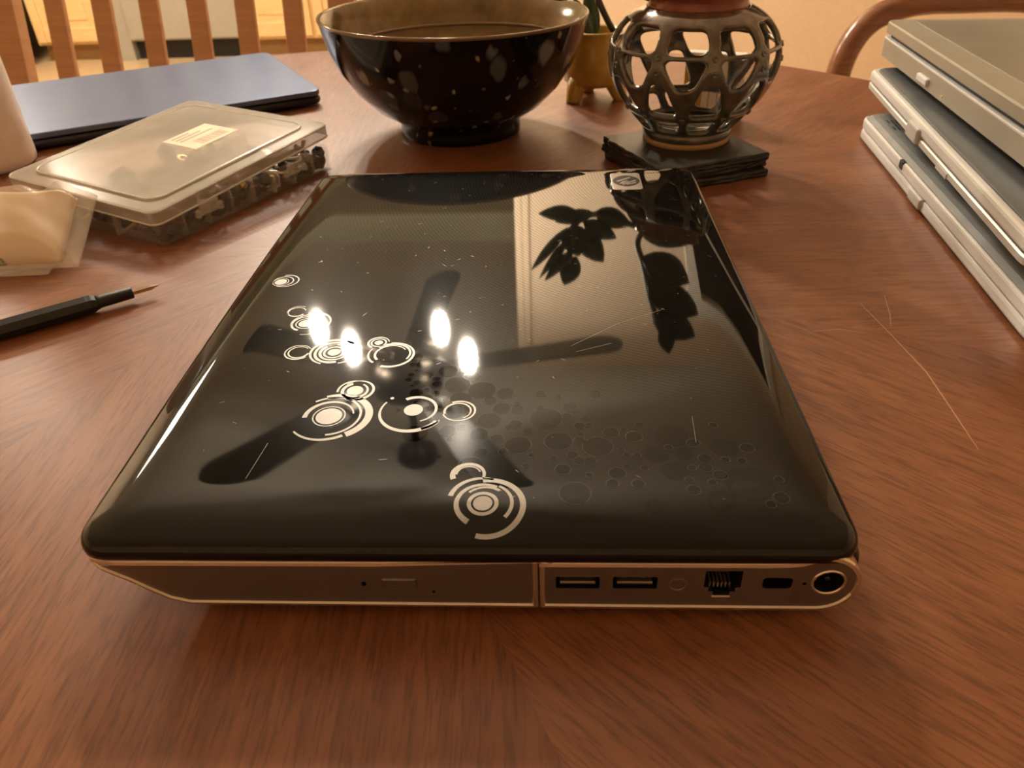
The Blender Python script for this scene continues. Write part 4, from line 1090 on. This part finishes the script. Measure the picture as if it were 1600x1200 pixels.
for x0 in (0.045, LN - 0.055):
    for i in range(4):
        for k in range(3):
            if i == 3 and k == 1: continue
            b = bmesh.new(); box(b, x0 + k * 0.0095 - .004, x0 + k * 0.0095 + .004, -0.0238 + i * 0.0034, -0.0225 + i * 0.0034, 0.0216, 0.02235); mesh_obj('grille_slot', b, M['grille'], l1)
b = bmesh.new(); box(b, LN * .50, LN * .57, -0.004, 0.0022, 0.0030, 0.0106, 0.0014); mesh_obj('latch_button', b, M['laptop_silver'], l1)
b = bmesh.new(); box(b, LN * .645, LN * .668, -0.005, 0.0004, 0.0130, 0.0192, 0.0006); mesh_obj('infrared_window', b, M['grille'], l1)
# middle
l2, LN = lap_root('silver-rimmed dark grey laptop in the middle of the stack', (0.4020, 0.190), (0.4500, 0.578))
Z = 0.0224
b = bmesh.new(); slab(b, 0.024, LN - 0.024, -0.221, -0.024, Z, Z + 0.004, 0.012, 0.001); mesh_obj('underside', b, M['laptop_grey'], l2)
b = bmesh.new(); L0 = lambda i, z: [Vector((p.x, p.y, z)) for p in rrect(i, LN - i, -0.245 + i, -i, 0.016 - i * .5, 6, 1)]
loft(b, [L0(0.022, Z + .002), L0(0.0035, Z + .0088), L0(0, Z + .0102), L0(0, Z + 0.0138), L0(0.001, Z + 0.0146)]); mesh_obj('base', b, M['laptop_silver'], l2)
b = bmesh.new(); slab(b, 0.002, LN - 0.002, -0.243, -0.002, Z + 0.0144, Z + 0.0157, 0.015, 0.0002); mesh_obj('seam', b, M['grille'], l2)
b = bmesh.new(); slab(b, 0, LN, -0.245, 0, Z + 0.0155, Z + 0.0245, 0.016, 0.0022); mesh_obj('lid', b, M['laptop_rim'], l2)
b = bmesh.new(); slab(b, 0.005, LN - 0.005, -0.240, -0.005, Z + 0.0240, Z + 0.0256, 0.014, 0.001); mesh_obj('lid_panel', b, M['laptop_grey'], l2)
b = bmesh.new(); box(b, LN * .54, LN * .61, -0.004, 0.0028, Z + 0.0100, Z + 0.0210, 0.0014); mesh_obj('latch_button', b, M['laptop_silver'], l2)
b = bmesh.new(); box(b, LN * .36, LN * .42, -0.002, 0.0006, Z + 0.0090, Z + 0.0130, 0.0005); mesh_obj('card_slot', b, M['laptop_silver'], l2)
# top
l3, LN = lap_root('champagne grey laptop on top of the stack', (0.4370, 0.256), (0.4640, 0.598))
Z = 0.0482
b = bmesh.new(); L0 = lambda i, z: [Vector((p.x, p.y, z)) for p in rrect(i, LN - i, -0.250 + i, -i, 0.010, 6, 1)]
loft(b, [L0(0.012, Z), L0(0.002, Z + .0055), L0(0, Z + .0065), L0(0, Z + .0205), L0(0.0008, Z + 0.0215)]); mesh_obj('base', b, M['laptop_champ'], l3)
b = bmesh.new(); slab(b, 0, LN, -0.250, 0.0002, Z + 0.0205, Z + 0.0222, 0.010, 0.0005); mesh_obj('base_rim', b, M['laptop_rim'], l3)
b = bmesh.new(); slab(b, 0.004, LN - 0.004, -0.246, -0.004, Z + 0.0220, Z + 0.0258, 0.009, 0.0002); mesh_obj('seam', b, M['grille'], l3)
b = bmesh.new(); slab(b, 0, LN, -0.250, 0, Z + 0.0256, Z + 0.0348, 0.010, 0.0012); mesh_obj('lid', b, M['laptop_champ'], l3)
b = bmesh.new(); slab(b, 0.012, LN - 0.012, -0.248, -0.022, Z + 0.0346, Z + 0.0354, 0.004, 0.0004); mesh_obj('lid_panel', b, M['laptop_champ_panel'], l3)
b = bmesh.new(); box(b, LN * .60, LN * .67, -0.004, 0.0026, Z + 0.0095, Z + 0.0150, 0.0012); mesh_obj('latch_button', b, M['laptop_rim'], l3)
b = bmesh.new(); lathe(b, [(0, 0), (0.0012, 0), (0.001, 0.0005), (0, 0.0006)], 10); bmesh.ops.rotate(b, verts=b.verts, cent=(0, 0, 0), matrix=Matrix.Rotation(-PI / 2, 3, 'X')); bmesh.ops.translate(b, verts=b.verts, vec=(LN * .51, 0, Z + .010)); mesh_obj('status_light', b, M['white_plastic'], l3)

# ================================================================== CHAIRS
ch = thing('dining_chair', 'orange oak dining chair with vertical back slats, tucked at the kitchen side', 'chair', (-0.44, 1.00, FZ))
def bar3(name, p0, p1, wx, wy, mt, parent):
    p0, p1 = Vector(p0), Vector(p1); b = bmesh.new(); L = (p1 - p0).length
    box(b, -wx / 2, wx / 2, -wy / 2, wy / 2, 0, L, 0.003)
    o = mesh_obj(name, b, mt, parent); z = (p1 - p0).normalized(); x = Vector((1, 0, 0)) if abs(z.x) < 0.9 else Vector((0, 0, 1)); x = (x - z * x.dot(z)).normalized()
    o.matrix_local = Matrix.Translation(p0) @ Matrix((x, z.cross(x), z)).transposed().to_4x4(); return o
b = bmesh.new(); slab(b, -0.24, 0.24, -0.26, 0.12, 0.43, 0.455, 0.03, 0.006); mesh_obj('seat', b, M['chair_oak'], ch)
for x in (-0.21, 0.21): bar3('leg', (x, -0.22, 0), (x, -0.22, 0.43), 0.04, 0.04, M['chair_oak'], ch)
REC = 0.26
for x in (-0.275, 0.275):
    bar3('leg', (x * .85, 0.10, 0), (x * .85, 0.10, 0.44), 0.04, 0.04, M['chair_oak'], ch)
    bar3('back_post', (x, 0.075, 0.44), (x, 0.075 + REC * 0.55, 0.99), 0.042, 0.03, M['chair_oak'], ch)
for k in range(6):
    x = -0.193 + 0.0775 * k
    bar3('back_slat', (x, 0.08, 0.455), (x, 0.08 + REC * 0.50, 0.955), 0.031, 0.014, M['chair_oak'], ch)
bar3('top_rail', (-0.30, 0.075 + REC * 0.54, 0.975), (0.30, 0.075 + REC * 0.54, 0.975), 0.07, 0.028, M['chair_oak'], ch)
bar3('lower_rail', (-0.29, 0.083, 0.475), (0.29, 0.083, 0.475), 0.05, 0.022, M['chair_oak'], ch)

c2 = thing('dining_chair', 'dark walnut bow-back chair beyond the stacked laptops', 'chair', (0.885, 1.03, FZ), math.radians(14))
b = bmesh.new(); slab(b, -0.21, 0.21, -0.21, 0.19, 0.42, 0.45, 0.08, 0.008); mesh_obj('seat', b, M['chair_dark'], c2)
for x in (-0.16, 0.16):
    for y in (-0.16, 0.14):
        b = bmesh.new(); tube(b, [(x * 1.3, y * 1.3, 0), (x * 1.15, y * 1.15, 0.2), (x, y, 0.425)], [0.014, 0.020, 0.014], 12); mesh_obj('leg', b, M['chair_dark'], c2, True)
bowp = [(-0.20, 0.13, 0.44), (-0.222, 0.15, 0.55), (-0.228, 0.17, 0.66), (-0.215, 0.18, 0.725), (-0.175, 0.19, 0.768), (-0.10, 0.197, 0.787), (0, 0.20, 0.785), (0.10, 0.197, 0.780), (0.175, 0.19, 0.765), (0.215, 0.18, 0.725), (0.228, 0.17, 0.66), (0.222, 0.15, 0.55), (0.20, 0.13, 0.44)]
b = bmesh.new(); tube(b, [Vector((p.x, p.y, p.z - 0.036)) for p in spline(bowp, 6)], 0.019, 12); mesh_obj('back_bow', b, M['chair_dark'], c2, True)
b = bmesh.new(); tube(b, spline([(-0.222, 0.152, 0.56), (-0.10, 0.175, 0.57), (0.10, 0.175, 0.57), (0.222, 0.152, 0.56)], 6), 0.012, 10); mesh_obj('cross_rail', b, M['chair_dark'], c2, True)
for k in range(5):
    x = -0.12 + 0.06 * k
    b = bmesh.new(); tube(b, [(x * .8, 0.14, 0.44), (x, 0.172, 0.565)], 0.006, 8); mesh_obj('spindle', b, M['chair_dark'], c2, True)
